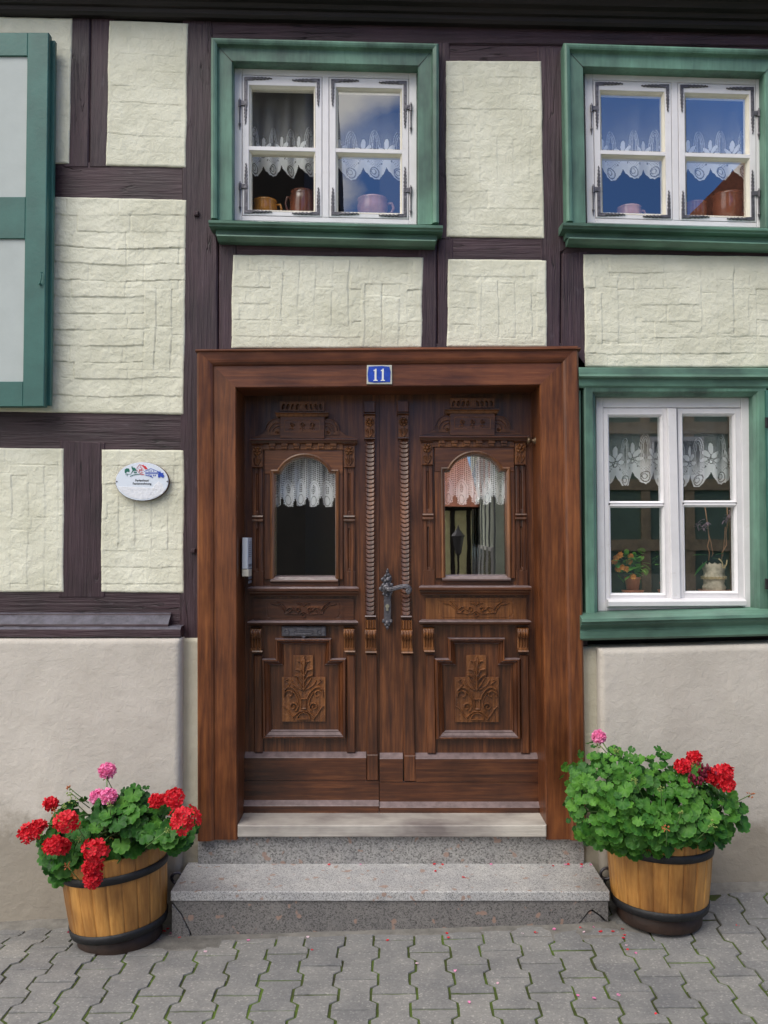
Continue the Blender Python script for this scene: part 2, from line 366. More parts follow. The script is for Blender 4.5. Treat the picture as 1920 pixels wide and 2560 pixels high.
def glass_mat(name, k, tint=(1, 1, 1)):
    m = bpy.data.materials.new(name); m.use_nodes = True; nt = m.node_tree; N = nt.nodes; L = nt.links
    N.remove(N['Principled BSDF']); out = N['Material Output']
    fr = N.new('ShaderNodeFresnel'); fr.inputs[0].default_value = 1.5; mu = N.new('ShaderNodeMath'); mu.operation = 'MULTIPLY'; mu.inputs[1].default_value = k
    mu.use_clamp = True; L.new(fr.outputs[0], mu.inputs[0])
    t = N.new('ShaderNodeBsdfTransparent'); t.inputs[0].default_value = (.90, .92, .92, 1); g = N.new('ShaderNodeBsdfGlossy'); g.inputs['Roughness'].default_value = .0
    tc = N.new('ShaderNodeTexCoord'); n = N.new('ShaderNodeTexNoise'); n.inputs['Scale'].default_value = 5; L.new(tc.outputs['Object'], n.inputs[0])
    b = N.new('ShaderNodeBump'); b.inputs['Strength'].default_value = .005; b.inputs['Distance'].default_value = .02; L.new(n.outputs[0], b.inputs['Height']); L.new(b.outputs[0], g.inputs['Normal'])
    L.new(mu.outputs[0], g.inputs['Color']); x = N.new('ShaderNodeAddShader'); L.new(t.outputs[0], x.inputs[0]); L.new(g.outputs[0], x.inputs[1]); L.new(x.outputs[0], out.inputs[0])
    return m
M_glass = glass_mat('window_glass', 4.4); M_glassd = glass_mat('door_glass', 9)
def lace_mat():
    m, N, L, pb = newmat('white_lace'); out = N['Material Output']
    at = N.new('ShaderNodeAttribute'); at.attribute_name = 'dens'
    pb.inputs['Base Color'].default_value = (.92, .92, .93, 1); pb.inputs['Roughness'].default_value = .9
    tr = N.new('ShaderNodeBsdfTranslucent'); tr.inputs[0].default_value = (.8, .8, .82, 1)
    m1 = N.new('ShaderNodeMixShader'); m1.inputs[0].default_value = .25; L.new(pb.outputs[0], m1.inputs[1]); L.new(tr.outputs[0], m1.inputs[2])
    t = N.new('ShaderNodeBsdfTransparent'); x = N.new('ShaderNodeMixShader'); L.new(at.outputs['Fac'], x.inputs[0]); L.new(t.outputs[0], x.inputs[1]); L.new(m1.outputs[0], x.inputs[2])
    L.new(x.outputs[0], out.inputs[0]); return m
M_lace = lace_mat()
def leaf_mat():
    m, N, L, pb = newmat('geranium_leaf')
    at = N.new('ShaderNodeAttribute'); at.attribute_name = 'dens'
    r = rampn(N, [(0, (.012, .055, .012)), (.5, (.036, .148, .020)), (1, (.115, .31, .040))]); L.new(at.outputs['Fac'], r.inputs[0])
    mp = coords(N, L, (1, 1, 1)); n = noisen(N, L, mp, 45, 4, .6); r2 = rampn(N, [(.3, (.8, .82, .8)), (.7, (1.15, 1.1, 1.1))]); L.new(n.outputs[0], r2.inputs[0])
    o = mixc(N, L, 1, r.outputs[0], r2.outputs[0], 'MULTIPLY'); L.new(o.outputs[0], pb.inputs['Base Color'])
    pb.inputs['Roughness'].default_value = .5; pb.inputs['Specular IOR Level'].default_value = .3
    tr = N.new('ShaderNodeBsdfTranslucent'); L.new(o.outputs[0], tr.inputs[0]); x = N.new('ShaderNodeMixShader'); x.inputs[0].default_value = .22
    L.new(pb.outputs[0], x.inputs[1]); L.new(tr.outputs[0], x.inputs[2]); L.new(x.outputs[0], N['Material Output'].inputs[0])
    bumpn(N, L, pb, n.outputs[0], .4, .003); return m
M_leaf = leaf_mat()
def petal_mat(name, a, b):
    m, N, L, pb = newmat(name); at = N.new('ShaderNodeAttribute'); at.attribute_name = 'dens'
    r = rampn(N, [(0, a), (1, b)]); L.new(at.outputs['Fac'], r.inputs[0]); L.new(r.outputs[0], pb.inputs['Base Color']); pb.inputs['Roughness'].default_value = .6
    tr = N.new('ShaderNodeBsdfTranslucent'); L.new(r.outputs[0], tr.inputs[0]); x = N.new('ShaderNodeMixShader'); x.inputs[0].default_value = .25
    L.new(pb.outputs[0], x.inputs[1]); L.new(tr.outputs[0], x.inputs[2]); L.new(x.outputs[0], N['Material Output'].inputs[0]); return m
M_red = petal_mat('red_petals', (.55, .006, .016), (.90, .025, .05)); M_pink = petal_mat('pink_petals', (.85, .16, .42), (.97, .42, .66))
M_dred = petal_mat('wilted_petals', (.10, .004, .02), (.32, .01, .05))
M_crown = wood('oak_crown', (.045, .015, .006), (.135, .048, .016), (.25, .100, .032), 'x', .38, .35, .5)
M_wdust = paint('weathered_ledge', (.085, .080, .105), .5, .3, .8, 25, (.03, .02, .025))  # bluish sky sheen on the sill moulding, put into the colour
M_dust = paint('dusty_varnish', (.17, .125, .125), .38, .25, .3, 30, (.07, .03, .015))  # pale sky sheen on the door ledges, put into the colour
M_oak = wood('barrel_oak', (.34, .155, .038), (.44, .22, .056), (.54, .295, .088), 'z', .42, .2, .0, None, 26, .004, False, True)
M_base = paint('dark_base', (.035, .018, .012), .6, .3, .5, 20)
M_terra = paint('terracotta', (.36, .12, .06), .7, .12, .3, 20)
# ================================================================== HOUSE
YW = 3.64
house = thing('half_timbered_house', (0, 3.9, 0), 'old half-timbered house with dark beams, cream infill panels and a carved double door', 'house')
def P(R, y, *l): return [XZ(R(*q), y) for q in l]
# shell with openings (walls, roof, dark rooms behind the windows)
op = [(-.60, -.02, 2.55, 3.28), (.86, 1.68, 2.5, 3.28), (.93, 1.68, 1.36, 2.20), (-.62, .70, .27, 2.22), (-2.95, -2.2, 2.5, 3.25)]
xs = sorted({-5.0, 5.0} | {o[0] for o in op} | {o[1] for o in op}); zs = sorted({-.3, 3.78} | {o[2] for o in op} | {o[3] for o in op})
mb = MB()
for i in range(len(xs) - 1):
    for j in range(len(zs) - 1):
        cx, cz = (xs[i] + xs[i + 1]) / 2, (zs[j] + zs[j + 1]) / 2
        if any(o[0] < cx < o[1] and o[2] < cz < o[3] for o in op): continue
        q = [(xs[i], 3.86, zs[j]), (xs[i + 1], 3.86, zs[j]), (xs[i + 1], 3.86, zs[j + 1]), (xs[i], 3.86, zs[j + 1])]
        mb.face([mb.bm.verts.new(v) for v in q])
for q in ([(-5, 3.66, -.3), (-5, 9, -.3), (-5, 9, 6.0), (-5, 3.66, 6.0)], [(5, 3.66, -.3), (5, 9, -.3), (5, 9, 6.0), (5, 3.66, 6.0)],
          [(-5, 9, -.3), (5, 9, -.3), (5, 9, 6.0), (-5, 9, 6.0)], [(-5, 3.86, .28), (5, 3.86, .28), (5, 9, .28), (-5, 9, .28)],
          [(-5, 3.6, 6.0), (5, 3.6, 6.0), (5, 9, 6.0), (-5, 9, 6.0)], [(-5, 3.86, 2.36), (5, 3.86, 2.36), (5, 9, 2.36), (-5, 9, 2.36)],
          [(-5, 5.6, -.3), (5, 5.6, -.3), (5, 5.6, 3.7), (-5, 5.6, 3.7)]):
    mb.face([mb.bm.verts.new(v) for v in q])
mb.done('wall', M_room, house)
# upper storey, jettied beam and added unseen eaves
mb = MB()
for a, b, yf in (((-2600, -40), (4200, 106), 3.535), ((-2600, -78), (4200, 68), 3.50)):
    A = XZ(a, yf); B = XZ(b, yf)
A = XZ((-1700, -10), 3.615); B = XZ((3400, 118), 3.615); A = (-5, A[1]); B = (5, B[1])
mb.bar(A, B, [(3.70, .035), (3.70, .0), (3.615, .0), (3.605, .012), (3.60, .028), (3.585, .03), (3.575, .045), (3.55, .05), (3.535, .07), (3.50, .078), (3.50, .85), (3.70, .85)])
mb.done('jetty_beam', M_dark, house)
mb = MB(); mb.box(-5, 5, 3.52, 3.86, 4.12, 6.0); mb.done('upper_wall', M_plaster, house)
for x in np.arange(-4.9, 5, .95):
    MB().box(x, x + .2, 3.50, 3.56, 4.12, 5.9, .006).done('timber_post', M_beam_v, house)
mb = MB(); A2 = [(-5.2, 2.95, 5.75), (5.2, 2.95, 5.75), (5.2, 6.5, 8.6), (-5.2, 6.5, 8.6)]  # unseen roof, its deep eave added to shade the wall top
mb.face([mb.bm.verts.new(v) for v in A2]); mb.face([mb.bm.verts.new((x, y, z + .12)) for x, y, z in A2])
mb.face([mb.bm.verts.new(v) for v in ((-5.2, 2.95, 5.75), (5.2, 2.95, 5.75), (5.2, 2.95, 5.87), (-5.2, 2.95, 5.87))])
mb.face([mb.bm.verts.new(v) for v in ((-5.2, 9.5, 5.75), (5.2, 9.5, 5.75), (5.2, 6.5, 8.6), (-5.2, 6.5, 8.6))])
M_tile = paint('roof_tile', (.34, .12, .07), .75, .25, .8, 18)
mb.done('roof', M_tile, house)
# timbers -------------------------------------------------------
def timber(name, R, l, yf, mat, ch=.006):
    MB().prism(P(R, yf, *l), yf, 3.85, ch).done(name, mat, house)
for l in ([(140, 20), (196, 20), (191, 362), (136, 362)], [(197, 20), (248, 20), (240, 362), (192, 362)], [(394, 20), (459, 25), (470, 530), (471, 752), (436, 1394), (386, 1394)], [(472.5, 520), (512, 525), (512, 765), (472.5, 765)],
          [(938, 90), (972, 90), (976, 520), (938, 520)], [(903, 505), (944, 510), (944, 770), (903, 770)], [(945.5, 510), (980, 515), (978, 770), (945.5, 770)],
          [(1160, 100), (1232, 100), (1240, 530), (1212, 545), (1210, 800), (1172, 800)], [(1213.5, 546), (1274, 540), (1274, 800), (1211.5, 800)],
          [(1236, 748), (1270, 790), (1270, 1396), (1232, 1396)], [(128, 950), (228, 955), (228, 1292), (125, 1292)],
          [(-300, 20), (-235, 20), (-235, 1390), (-300, 1390)], [(-900, 20), (-830, 20), (-830, 1390), (-900, 1390)], [(-560, 900), (-480, 900), (-480, 1390), (-560, 1390)],
          [(1790, 60), (1870, 60), (1870, 1390), (1790, 1390)], [(2400, 60), (2480, 60), (2480, 1390), (2400, 1390)]):
    timber('timber_post', D, l, 3.640, M_beam_v)
for l in ([(-1430, 338), (402, 350), (402, 442), (-1430, 420)], [(-1430, 872), (398, 884), (398, 982), (-1430, 976)], [(-1430, 1268), (415, 1272), (416, 1385), (-1430, 1385)],
          [(398, 18), (2700, 50), (2700, 106), (398, 92)], [(440, 93), (2700, 107), (2700, 142), (440, 135)], [(944, 505), (1184, 508), (1184, 570), (944, 565)], [(474, 520), (944, 528), (944, 562), (474, 556)], [(1215, 520), (2700, 545), (2700, 566), (1215, 560)],
          [(1270, 780), (2700, 780), (2700, 800), (1270, 800)], [(480, 742), (1236, 740), (1236, 790), (480, 790)]):
    timber('timber_rail', D, l, 3.6435, M_beam_h)
# peg heads
for c in ((425, 463), (418, 1190)):
    p = D(*c) if c[1] > 1000 else (c[0] * 1.15732, c[1] * 1.15732); w = W(p, 3.64)
    MB().box(w.x - .010, w.x + .010, 3.626, 3.65, w.z - .010, w.z + .010, .004).done('peg', M_beam_v, house)
# sill beam moulding above the plinth
mb = MB(); A = XZ(D(-1430, 1326), 3.61); B = XZ(D(366, 1327), 3.61)
mb.bar(A, B, [(3.70, .006), (3.640, .004), (3.632, 0), (3.630, -.006), (3.622, -.012), (3.590, -.040), (3.588, -.046), (3.588, -.058), (3.70, -.058)])
mb.done('sill_moulding', M_beam_h, house, dust=M_wdust)
mb = MB(); A = XZ(D(-1430, 1358), 3.575); B = XZ(D(390, 1358), 3.575)
mb.bar(A, B, [(3.70, .010), (3.590, .008), (3.578, .001), (3.574, -.003), (3.573, -.034), (3.70, -.034)], 0).done('sill_moulding', M_beam_h, house, dust=M_wdust)
# plaster panels --------------------------------------------------
def brickrelief(X, Z, w, h, seed, style):
    """metres; X 0..w, Z 0..h from the top"""
    wob = .022 * (fbm(X * 4, Z * 4, seed, 4) - .5)
    def course(a, b, sd):              # a along the bricks, b across
        pitch = .072; k = np.floor(b / pitch + 1e3); fb = (b / pitch + 1e3) - k
        d = np.minimum(fb, 1 - fb) * pitch
        g = sstep(.0036, .0, d + .004 * (vnoise(a * 40, b * 40, sd) - .4))
        on = sstep(.40, .75, vnoise(a * 5 + k * 3.3, k * 1.7, sd + 3))
        shift = vnoise(k * 5.1, k * 0 + .5, sd + 5) * .25
        ln = .235; k2 = np.floor((a + shift) / ln + 1e3); fa = (a + shift) / ln + 1e3 - k2; da = np.minimum(fa, 1 - fa) * ln
        g2 = sstep(.004, 0, da) * sstep(.45, .65, vnoise(k2 * 3.7, k * 2.9, sd + 9))
        tilt = (vnoise(k2 * 7.3, k * 5.9, sd + 11) - .5) * .005 + (fb - .5) * .004 * (vnoise(k2 * 2.3, k * 3.9, sd + 13) + .3)
        return tilt - .0058 * g * on - .0042 * g2
    Xw = X + wob; Zw = Z + wob + .004 * np.sin(X * 9 + seed)
    Hh = course(Xw, Zw, seed); Hv = course(Zw, Xw, seed + 40)
    H = Hh * 1.0
    for (x0, z0, x1, z1) in style:
        m = (X / w > x0) & (X / w < x1) & (Z / h > z0) & (Z / h < z1)
        ed = np.minimum(np.minimum(abs(X / w - x0) * w, abs(X / w - x1) * w), np.minimum(abs(Z / h - z0) * h, abs(Z / h - z1) * h))
        H = np.where(m, Hv, H) - .0018 * sstep(.003, 0, ed) * sstep(.4, .6, vnoise(X * 9, Z * 9, seed + 77))
    H = H * .85 + .007 * (fbm(X * 7, Z * 12, seed + 60, 4) - .47) + .0035 * (fbm(X * 40, Z * 55, seed + 61, 3) - .45)
    return H
def fastgrid(name, Pt, mat, parent, skirt):
    r, c = Pt.shape[:2]
    Q = np.zeros((r + 2, c + 2, 3)); Q[1:-1, 1:-1] = Pt; Q[0, 1:-1] = Pt[0]; Q[-1, 1:-1] = Pt[-1]; Q[:, 0] = Q[:, 1]; Q[:, -1] = Q[:, -2]
    for sl in ((0, slice(None)), (-1, slice(None)), (slice(None), 0), (slice(None), -1)): Q[sl + (1,)] = skirt
    Q -= np.array(ROOT[parent.name]); r += 2; c += 2; I = np.arange(r * c).reshape(r, c)
    fc = np.stack([I[:-1, :-1], I[1:, :-1], I[1:, 1:], I[:-1, 1:]], -1).reshape(-1, 4)
    me = bpy.data.meshes.new(name); me.vertices.add(r * c); me.vertices.foreach_set('co', Q.reshape(-1)); me.loops.add(fc.size); me.loops.foreach_set('vertex_index', fc.reshape(-1).astype(np.int32))
    me.polygons.add(len(fc)); me.polygons.foreach_set('loop_start', np.arange(0, fc.size, 4, dtype=np.int32)); me.polygons.foreach_set('loop_total', np.full(len(fc), 4, np.int32)) if bpy.app.version < (4, 0) else None
    me.update(calc_edges=True); me.validate(); me.polygons.foreach_set('use_smooth', [True] * len(me.polygons)); me.materials.append(mat)
    o = bpy.data.objects.new(name, me); COL.objects.link(o); o.parent = parent; ROOT[o.name] = ROOT[parent.name]; return o
def panel(q, seed, style=(), amp=1.0, step=.0032):
    c = [W(D(*p), 3.633) for p in q]; w = (c[1] - c[0]).length; h = (c[3] - c[0]).length
    n = int(w / step); m = int(h / step)
    S, T = np.meshgrid(np.linspace(0, 1, n + 1), np.linspace(0, 1, m + 1))
    Sx = S + (.0012 / w) * np.sin(T * 9 + seed) * (1 + 0 * S) + (.0035 / w) * (fbm(T * h * 14, S * 0 + (S > .5) * 3.0, seed, 4) - .5)
    Ty = T + (.0035 / h) * (fbm(S * w * 14, T * 0 + (T > .5) * 3.0, seed + 5, 4) - .5)
    Pt = np.zeros(S.shape + (3,))
    for k in range(3): Pt[..., k] = (c[0][k] * (1 - Sx) + c[1][k] * Sx) * (1 - Ty) + (c[3][k] * (1 - Sx) + c[2][k] * Sx) * Ty
    H = brickrelief(S * w, T * h, w, h, seed, style) * amp * .8
    ed = np.minimum(np.minimum(S, 1 - S) * w, np.minimum(T, 1 - T) * h)
    fr = sstep(0, .006, ed); H = H * (.35 + .65 * sstep(.004, .03, ed)) - (1 - fr) * .0035
    Pt[..., 1] = 3.6365 - H
    return fastgrid('plaster_panel', Pt, M_plaster, house, 3.66)
panel([(-40, 34), (155, 38), (148, 352), (-40, 350)], 1, (), .35)
panel([(235, 42), (405, 49), (401, 360), (228, 356)], 2, (), .45)
panel([(-235, 418), (402, 430), (396, 895), (-235, 885)], 3, ((.86, .42, 1, .8),), 1.15)
panel([(-230, 964), (137, 969), (136, 1279), (-230, 1279)], 4, ((.42, .12, .97, .48), (.42, .56, .97, 1)), .7)
panel([(219, 971), (397, 972), (396, 1281), (217, 1279)], 5, ((.07, .32, .93, .70),), .8)
panel([(963, 129), (1170, 131), (1176, 514), (965, 510)], 6, ((.25, .45, .9, .7),), .5)
panel([(502, 549), (914, 555), (911, 750), (499, 752)], 7, ((.2, .05, .62, .75), (.68, .3, .92, 1)), .8)
panel([(968, 559), (1181, 561), (1182, 749), (966, 748)], 8, ((.3, .25, .9, .9),), .55)
panel([(1261, 548), (1760, 554), (1760, 793), (1265, 792)], 9, ((.05, .2, .25, .8), (.5, .1, .75, .7)), .8)
for q in ([(-832, 420), (-302, 424), (-302, 880), (-832, 876)], [(-832, 960), (-302, 962), (-302, 1279), (-832, 1279)], [(1870, 60), (2400, 60), (2400, 1390), (1870, 1390)]):
    panel(q, 21, (), .6, .02)
for q in ([(-1430, 30), (-900, 30), (-900, 1380), (-1430, 1380)], [(-832, 30), (-300, 30), (-300, 340), (-832, 340)], [(2480, 60), (2700, 60), (2700, 1390), (2480, 1390)]):
    panel(q, 22, (), .6, .03)
# plinth --------------------------------------------------------
def slab(l, yf, seed, mat, name='plinth', step=.012):
    """vertical rendered wall piece with rounded edges; l = TL,TR,BR,BL in world XZ"""
    c = [Vector((p[0], yf, p[1])) for p in l]; w = (c[1] - c[0]).length; h = (c[3] - c[0]).length
    n = max(2, int(w / step)); m = int(h / step); S, T = np.meshgrid(np.linspace(0, 1, n + 1), np.linspace(0, 1, m + 1))
    Pt = np.zeros(S.shape + (3,))
    for k in range(3): Pt[..., k] = (c[0][k] * (1 - S) + c[1][k] * S) * (1 - T) + (c[3][k] * (1 - S) + c[2][k] * S) * T
    H = .012 * (fbm(Pt[..., 0] * 2.2, Pt[..., 2] * 2.2, seed, 4) - .47) + .0022 * (fbm(Pt[..., 0] * 30, Pt[..., 2] * 30, seed + 3, 3) - .5)
    ed = np.minimum(np.minimum(S, 1 - S) * w, T * h); H -= (1 - sstep(0, .018, ed)) ** 2 * .014
    Pt[..., 1] = yf - H; MB().grid(Pt, None, None, 3.72).done(name, mat, house, smooth=True)
zt = XZ(D(0, 1379), 3.57)[1]
xl = XZ(D(392, 1400), 3.57)[0]
slab([(-5, zt), (xl - .004, zt), (xl, -.2), (-5, -.2)], 3.565, 31, M_plinth)
xr = XZ(D(1298, 1500), 3.57)[0]; zr = XZ(D(1300, 1402), 3.57)[1]; zr2 = XZ(D(1659, 1376), 3.57)[1]
slab([(xr - .004, zr), (5, zr2 + .06), (5, -.2), (xr, -.2)], 3.565, 32, M_plinth)
# cream strips beside the door frame
a = XZ(D(385, 1378), 3.625); b = XZ(D(440, 1500), 3.625)
slab([(a[0], a[1]), (b[0], a[1]), (b[0], -.1), (a[0], -.1)], 3.628, 33, M_plinth2, 'render_strip', .006)
a = XZ(D(1248, 1398), 3.625); b = XZ(D(1306, 1500), 3.625)
slab([(a[0], a[1]), (b[0] + .03, a[1]), (b[0] + .03, -.1), (a[0], -.1)], 3.628, 34, M_plinth2, 'render_strip', .006)
# ================================================================== DOOR FRAME
YF = 3.592
path = P(D, YF, (513, 1814), (510, 838), (1166, 832), (1181, 1814))
mb = MB(); mb.sweep(path, [(0, 3.80), (0, YF + .006), (.004, YF), (.094, YF + .002), (.099, YF - .006), (.108, YF - .012), (.118, YF - .014), (.156, YF - .018), (.164, YF - .010), (.165, 3.66)], False)
ztop = path[1][1]; xl_, xr_ = path[1][0], path[2][0]
mb.bm.faces.ensure_lookup_table()
for f in mb.bm.faces:
    c = f.calc_center_median()
    if c.z > ztop - .004 and (c.z - ztop) >= max(xl_ - c.x, c.x - xr_) - .003 and c.x > xl_ - .12 and c.x < xr_ + .12 and abs(f.normal.x) < .5: f.material_index = 1
fr = mb.done('door_frame', [M_frame_v, M_frame_h], house)
lz = path[1][1]
# small drip moulding on top of the frame
A = XZ(D(430, 757), YF); B = XZ(D(1243, 753), YF)
MB().bar((path[1][0] - .17, A[1]), (path[2][0] + .17, B[1]), [(3.66, .004), (YF - .02, .0), (YF - .026, -.006), (YF - .018, -.012), (3.66, -.012)]).done('moulding', M_frame_h, fr)
# ================================================================== DOOR LEAVES
YD = 3.80
def dist_poly(X, Y, pl):
    d = np.full(X.shape, 1e9)
    for (ax, ay), (bx, by) in zip(pl, pl[1:]):
        vx, vy = bx - ax, by - ay; l2 = vx * vx + vy * vy or 1e-9
        t = np.clip(((X - ax) * vx + (Y - ay) * vy) / l2, 0, 1)
        d = np.minimum(d, np.hypot(X - ax - t * vx, Y - ay - t * vy))
    return d
def inpoly(X, Y, pl):
    r = np.zeros(X.shape, bool); n = len(pl)
    for i in range(n):
        x1, y1 = pl[i]; x2, y2 = pl[(i + 1) % n]
        if y1 == y2: continue
        c = ((y1 > Y) != (y2 > Y)) & (X < (x2 - x1) * (Y - y1) / (y2 - y1) + x1); r ^= c
    return r
def spiral(cx, cy, r0, r1, a0, a1, n=26):
    return [(cx + (r0 + (r1 - r0) * i / n) * math.cos(math.radians(a0 + (a1 - a0) * i / n)), cy + (r0 + (r1 - r0) * i / n) * math.sin(math.radians(a0 + (a1 - a0) * i / n))) for i in range(n + 1)]
def strokes(X, Y, L_, base=0.0):
    H = np.full(X.shape, base)
    for pl, w, hh in L_:
        d = dist_poly(X, Y, pl); H = np.maximum(H, base + hh * sstep(w, w * .35, d)) if hh > 0 else H + hh * sstep(w, w * .2, d)
    return H
def mirror(L_, cx): return L_ + [([(2 * cx - x, y) for x, y in pl], w, h) for pl, w, h in L_]
def rosette(X, Y, cx, cy, r):
    d = np.hypot(X - cx, Y - cy); a = np.arctan2(Y - cy, X - cx)
    H = .008 * sstep(r, r * .8, d) - .004 * sstep(.5, .3, abs(d / r - .62) * 3) * 0 + .003 * np.cos(a * 6) * sstep(.25 * r, .5 * r, d) * sstep(r, .8 * r, d) + .005 * sstep(.34 * r, .15 * r, d) - .0035 * sstep(.06, .0, abs(d / r - .42))
    H = H - .004 * sstep(.07, 0, abs(d / r - .95))
    for dx, k in ((0, 0), (-.5, 1), (.5, 1), (-.8, 2), (.8, 2)):
        pl = [(cx + dx * r * (t ** 1.6 if k else 1), cy + r + t * r * (2.3 - .25 * k)) for t in np.linspace(0, 1, 7)]
        if k: pl = [(cx + dx * r * (1 - t) ** .6 * 1.0 + 0, cy + r * (1.25 + .25 * k) + t * r * (1.9 - .3 * k)) for t in np.linspace(0, 1, 7)]
        H = np.maximum(H, .006 * sstep(r * .17, r * .04, dist_poly(X, Y, pl)))
    return H
def mm(px, s=.27119, y=3.8): return px * s * y / F
def corbel(mb, M, x0, y0, x1, y1, ya, bulge, nfl=4):
    def h(X, Y):
        t = (Y - y0) / (y1 - y0); s = (X - x0) / (x1 - x0)
        pr = bulge * (np.where(t < .45, .55 + .45 * np.sin(np.clip(t / .45, 0, 1) * math.pi * .9), .36) + .0) * sstep(-.01, .05, t)
        pr = np.where(t > .88, bulge * .5, pr)
        return pr + .0028 * np.cos(s * nfl * 2 * math.pi) * (t < .87) * -1 * sstep(.06, .12, t)
    mb.field(M, x0, y0, x1, y1, ya, h, 28, 54, skirt=YD)
def build_door(M, xl, xr, strip_M, has_slot, label):
    """M maps the left leaf's drawing (image px) to this leaf"""
    m5 = lambda x, y: M(*Z5(x, y)); m7 = lambda x, y: M(*Z7(x, y)); inv = lambda X: (X - 560) / .27119
    xa, xb = inv(xl), inv(xr)
    def ea(y):          # left edge of the leaf in drawing coords at image row y
        return xa if has_slot else (((948.9 - 1054.6 - (y - 1100) * .011) / 1.012 + 630) - 560) / .27119
    R = lambda y, mp, x0, y0, x1, y1: [XZ(mp(x0, y0), y), XZ(mp(x1, y0), y), XZ(mp(x1, y1), y), XZ(mp(x0, y1), y)]
    mb = MB()
    mb.prism(P(m5, YD, (ea(980), 150), (xb, 150), (xb, 738), (ea(1140), 738)), YD, 3.86)
    mb.prism(P(m5, YD, (ea(1140), 738), (452, 738), (452, 1868), (ea(1446), 1868)), YD, 3.86)
    mb.prism(P(m5, YD, (1038, 738), (xb, 738), (xb, 1868), (1038, 1868)), YD, 3.86)
    mb.prism(P(m5, YD, (ea(1446), 1868), (xb, 1868)) + P(m7, YD, (xb, 2040), (ea(2033), 2040)), YD, 3.86)
    door = mb.done('door', M_door_v, house); door['label'] = label
    # frame of the glazed panel
    cx, cy, rr = 742.5, 997, 262
    arc = [(cx + rr * math.cos(math.radians(a)), cy - rr * math.sin(math.radians(a))) for a in np.linspace(25.5, 154.5, 25)]
    mb = MB()
    mb.prism(P(m5, 3.787, (372, 680), (1097, 680), (1097, 905), (1037, 905), (1037, 884), *arc, (450, 884), (450, 905), (372, 905)), 3.787, 3.845, .002)
    mb.done('arched_panel', M_crown, door)
    mb = MB()
    mb.prism(P(m5, 3.788, (372, 905.5), (450, 905.5), (450, 1876), (372, 1876)), 3.788, 3.845, .002); mb.done('panel_stile', M_door_v, door)
    mb = MB(); mb.prism(P(m5, 3.788, (1037, 905.5), (1097, 905.5), (1097, 1876), (1037, 1876)), 3.788, 3.845, .002)
    mb.done('panel_stile', M_door_v, door)
    mb = MB(); pp = P(m5, 3.785, (450, 1868), (450, 886), *reversed(arc), (1037, 886), (1037, 1868))
    mb.sweep(pp, [(-.006, 3.84), (-.006, 3.792), (-.002, 3.784), (.005, 3.779), (.010, 3.781), (.0125, 3.788)], False); mb.done('arch_moulding', M_carve, door)
    mb = MB(); a, b = XZ(m5(430, 1880), 3.78), XZ(m5(1052, 1880), 3.78)
    mb.bar(a, b, [(3.86, .018), (3.80, .012), (3.77, .0), (3.768, -.006), (3.783, -.012), (3.783, -.034), (3.80, -.034)]); mb.done('glazing_sill', M_door_h, door, dust=True)
    g = MB(); q = [XZ(m5(*c), 3.835) for c in ((440, 735), (1045, 735), (1045, 1885), (440, 1885))]; g.face([g.bm.verts.new((x_, 3.835, z_)) for x_, z_ in q]); g.done('glass_pane', M_glassd, door)
    # entablature
    mb = MB(); a, b = XZ(m5(235, 576), 3.755), XZ(m5(1236, 576), 3.755)
    mb.bar(a, b, [(3.80, .006), (3.762, .0), (3.750, -.003), (3.750, -.008), (3.760, -.011), (3.763, -.018), (3.775, -.022), (3.80, -.023)], .25); mb.done('cornice', M_door_h, door, dust=True)
    mb = MB(); mb.prism(P(m5, 3.782, (355, 612), (1100, 612), (1100, 678), (355, 678)), 3.782, 3.80, .001)
    for i in range(6):
        x = 414 + i * 113
        mb.prism(P(m5, 3.770, (x, 618), (x + 58, 618), (x + 58, 644), (x, 644)), 3.768, 3.79, .0015)
        mb.prism(P(m5, 3.775, (x + 4, 645), (x + 54, 645), (x + 54, 668), (x + 4, 668)), 3.775, 3.79, .0015)
    mb.done('dentil_band', M_carve, door)
    # crown
    mb = MB(); wing = [(240, 574), (330, 545), (372, 515), (388, 470), (405, 430), (440, 400), (516, 388), (926, 388), (1000, 400), (1040, 425), (1062, 470), (1078, 510), (1120, 542), (1228, 574)]
    mb.prism(P(m5, 3.791, *wing), 3.791, 3.80, .001)
    mb.prism(P(m5, 3.775, (517, 366), (928, 366), (924, 574), (516, 574)), 3.775, 3.80, .0015); mb.done('crown', M_crown, door)
    mb = MB()
    def curls(sg):
        L_ = [(spiral(sg(505), 500, 112, 100, 180 if sg(0) == 0 else 0, 272 if sg(0) == 0 else -92), 10, -.009), (spiral(sg(510), 510, 85, 62, 180 if sg(0) == 0 else 0, 285 if sg(0) == 0 else -105), 10, -.009), (spiral(sg(515), 510, 58, 30, 180 if sg(0) == 0 else 0, 290 if sg(0) == 0 else -110), 9, -.009), (spiral(sg(490), 520, 16, 4, 0, 400), 5, -.004)]
        return L_
    for sg, x0, x1 in ((lambda v: v, 385, 514), (lambda v: 1446 - v, 930, 1062)):
        L_ = curls(sg); mb.field(m5, x0, 392, x1, 545, 3.7885, lambda X, Y: strokes(X, Y, L_, .003), 70, 80, lambda X, Y: inpoly(X, Y, wing), None)
    rose = []
    for c in (627, 722, 812):
        rose += [(spiral(c, 445, 22, 5, 0, 520, 30), 5, .006), ([(c, 468), (c, 500)], 4, .004), (spiral(c - 12, 490, 12, 8, 180, 330, 8), 4, .0035), (spiral(c + 12, 490, 12, 8, 210, 360, 8), 4, .0035)]
    box_ = [(565, 420), (572, 414), (868, 414), (876, 422), (876, 498), (868, 504), (572, 504), (565, 498), (565, 420)]
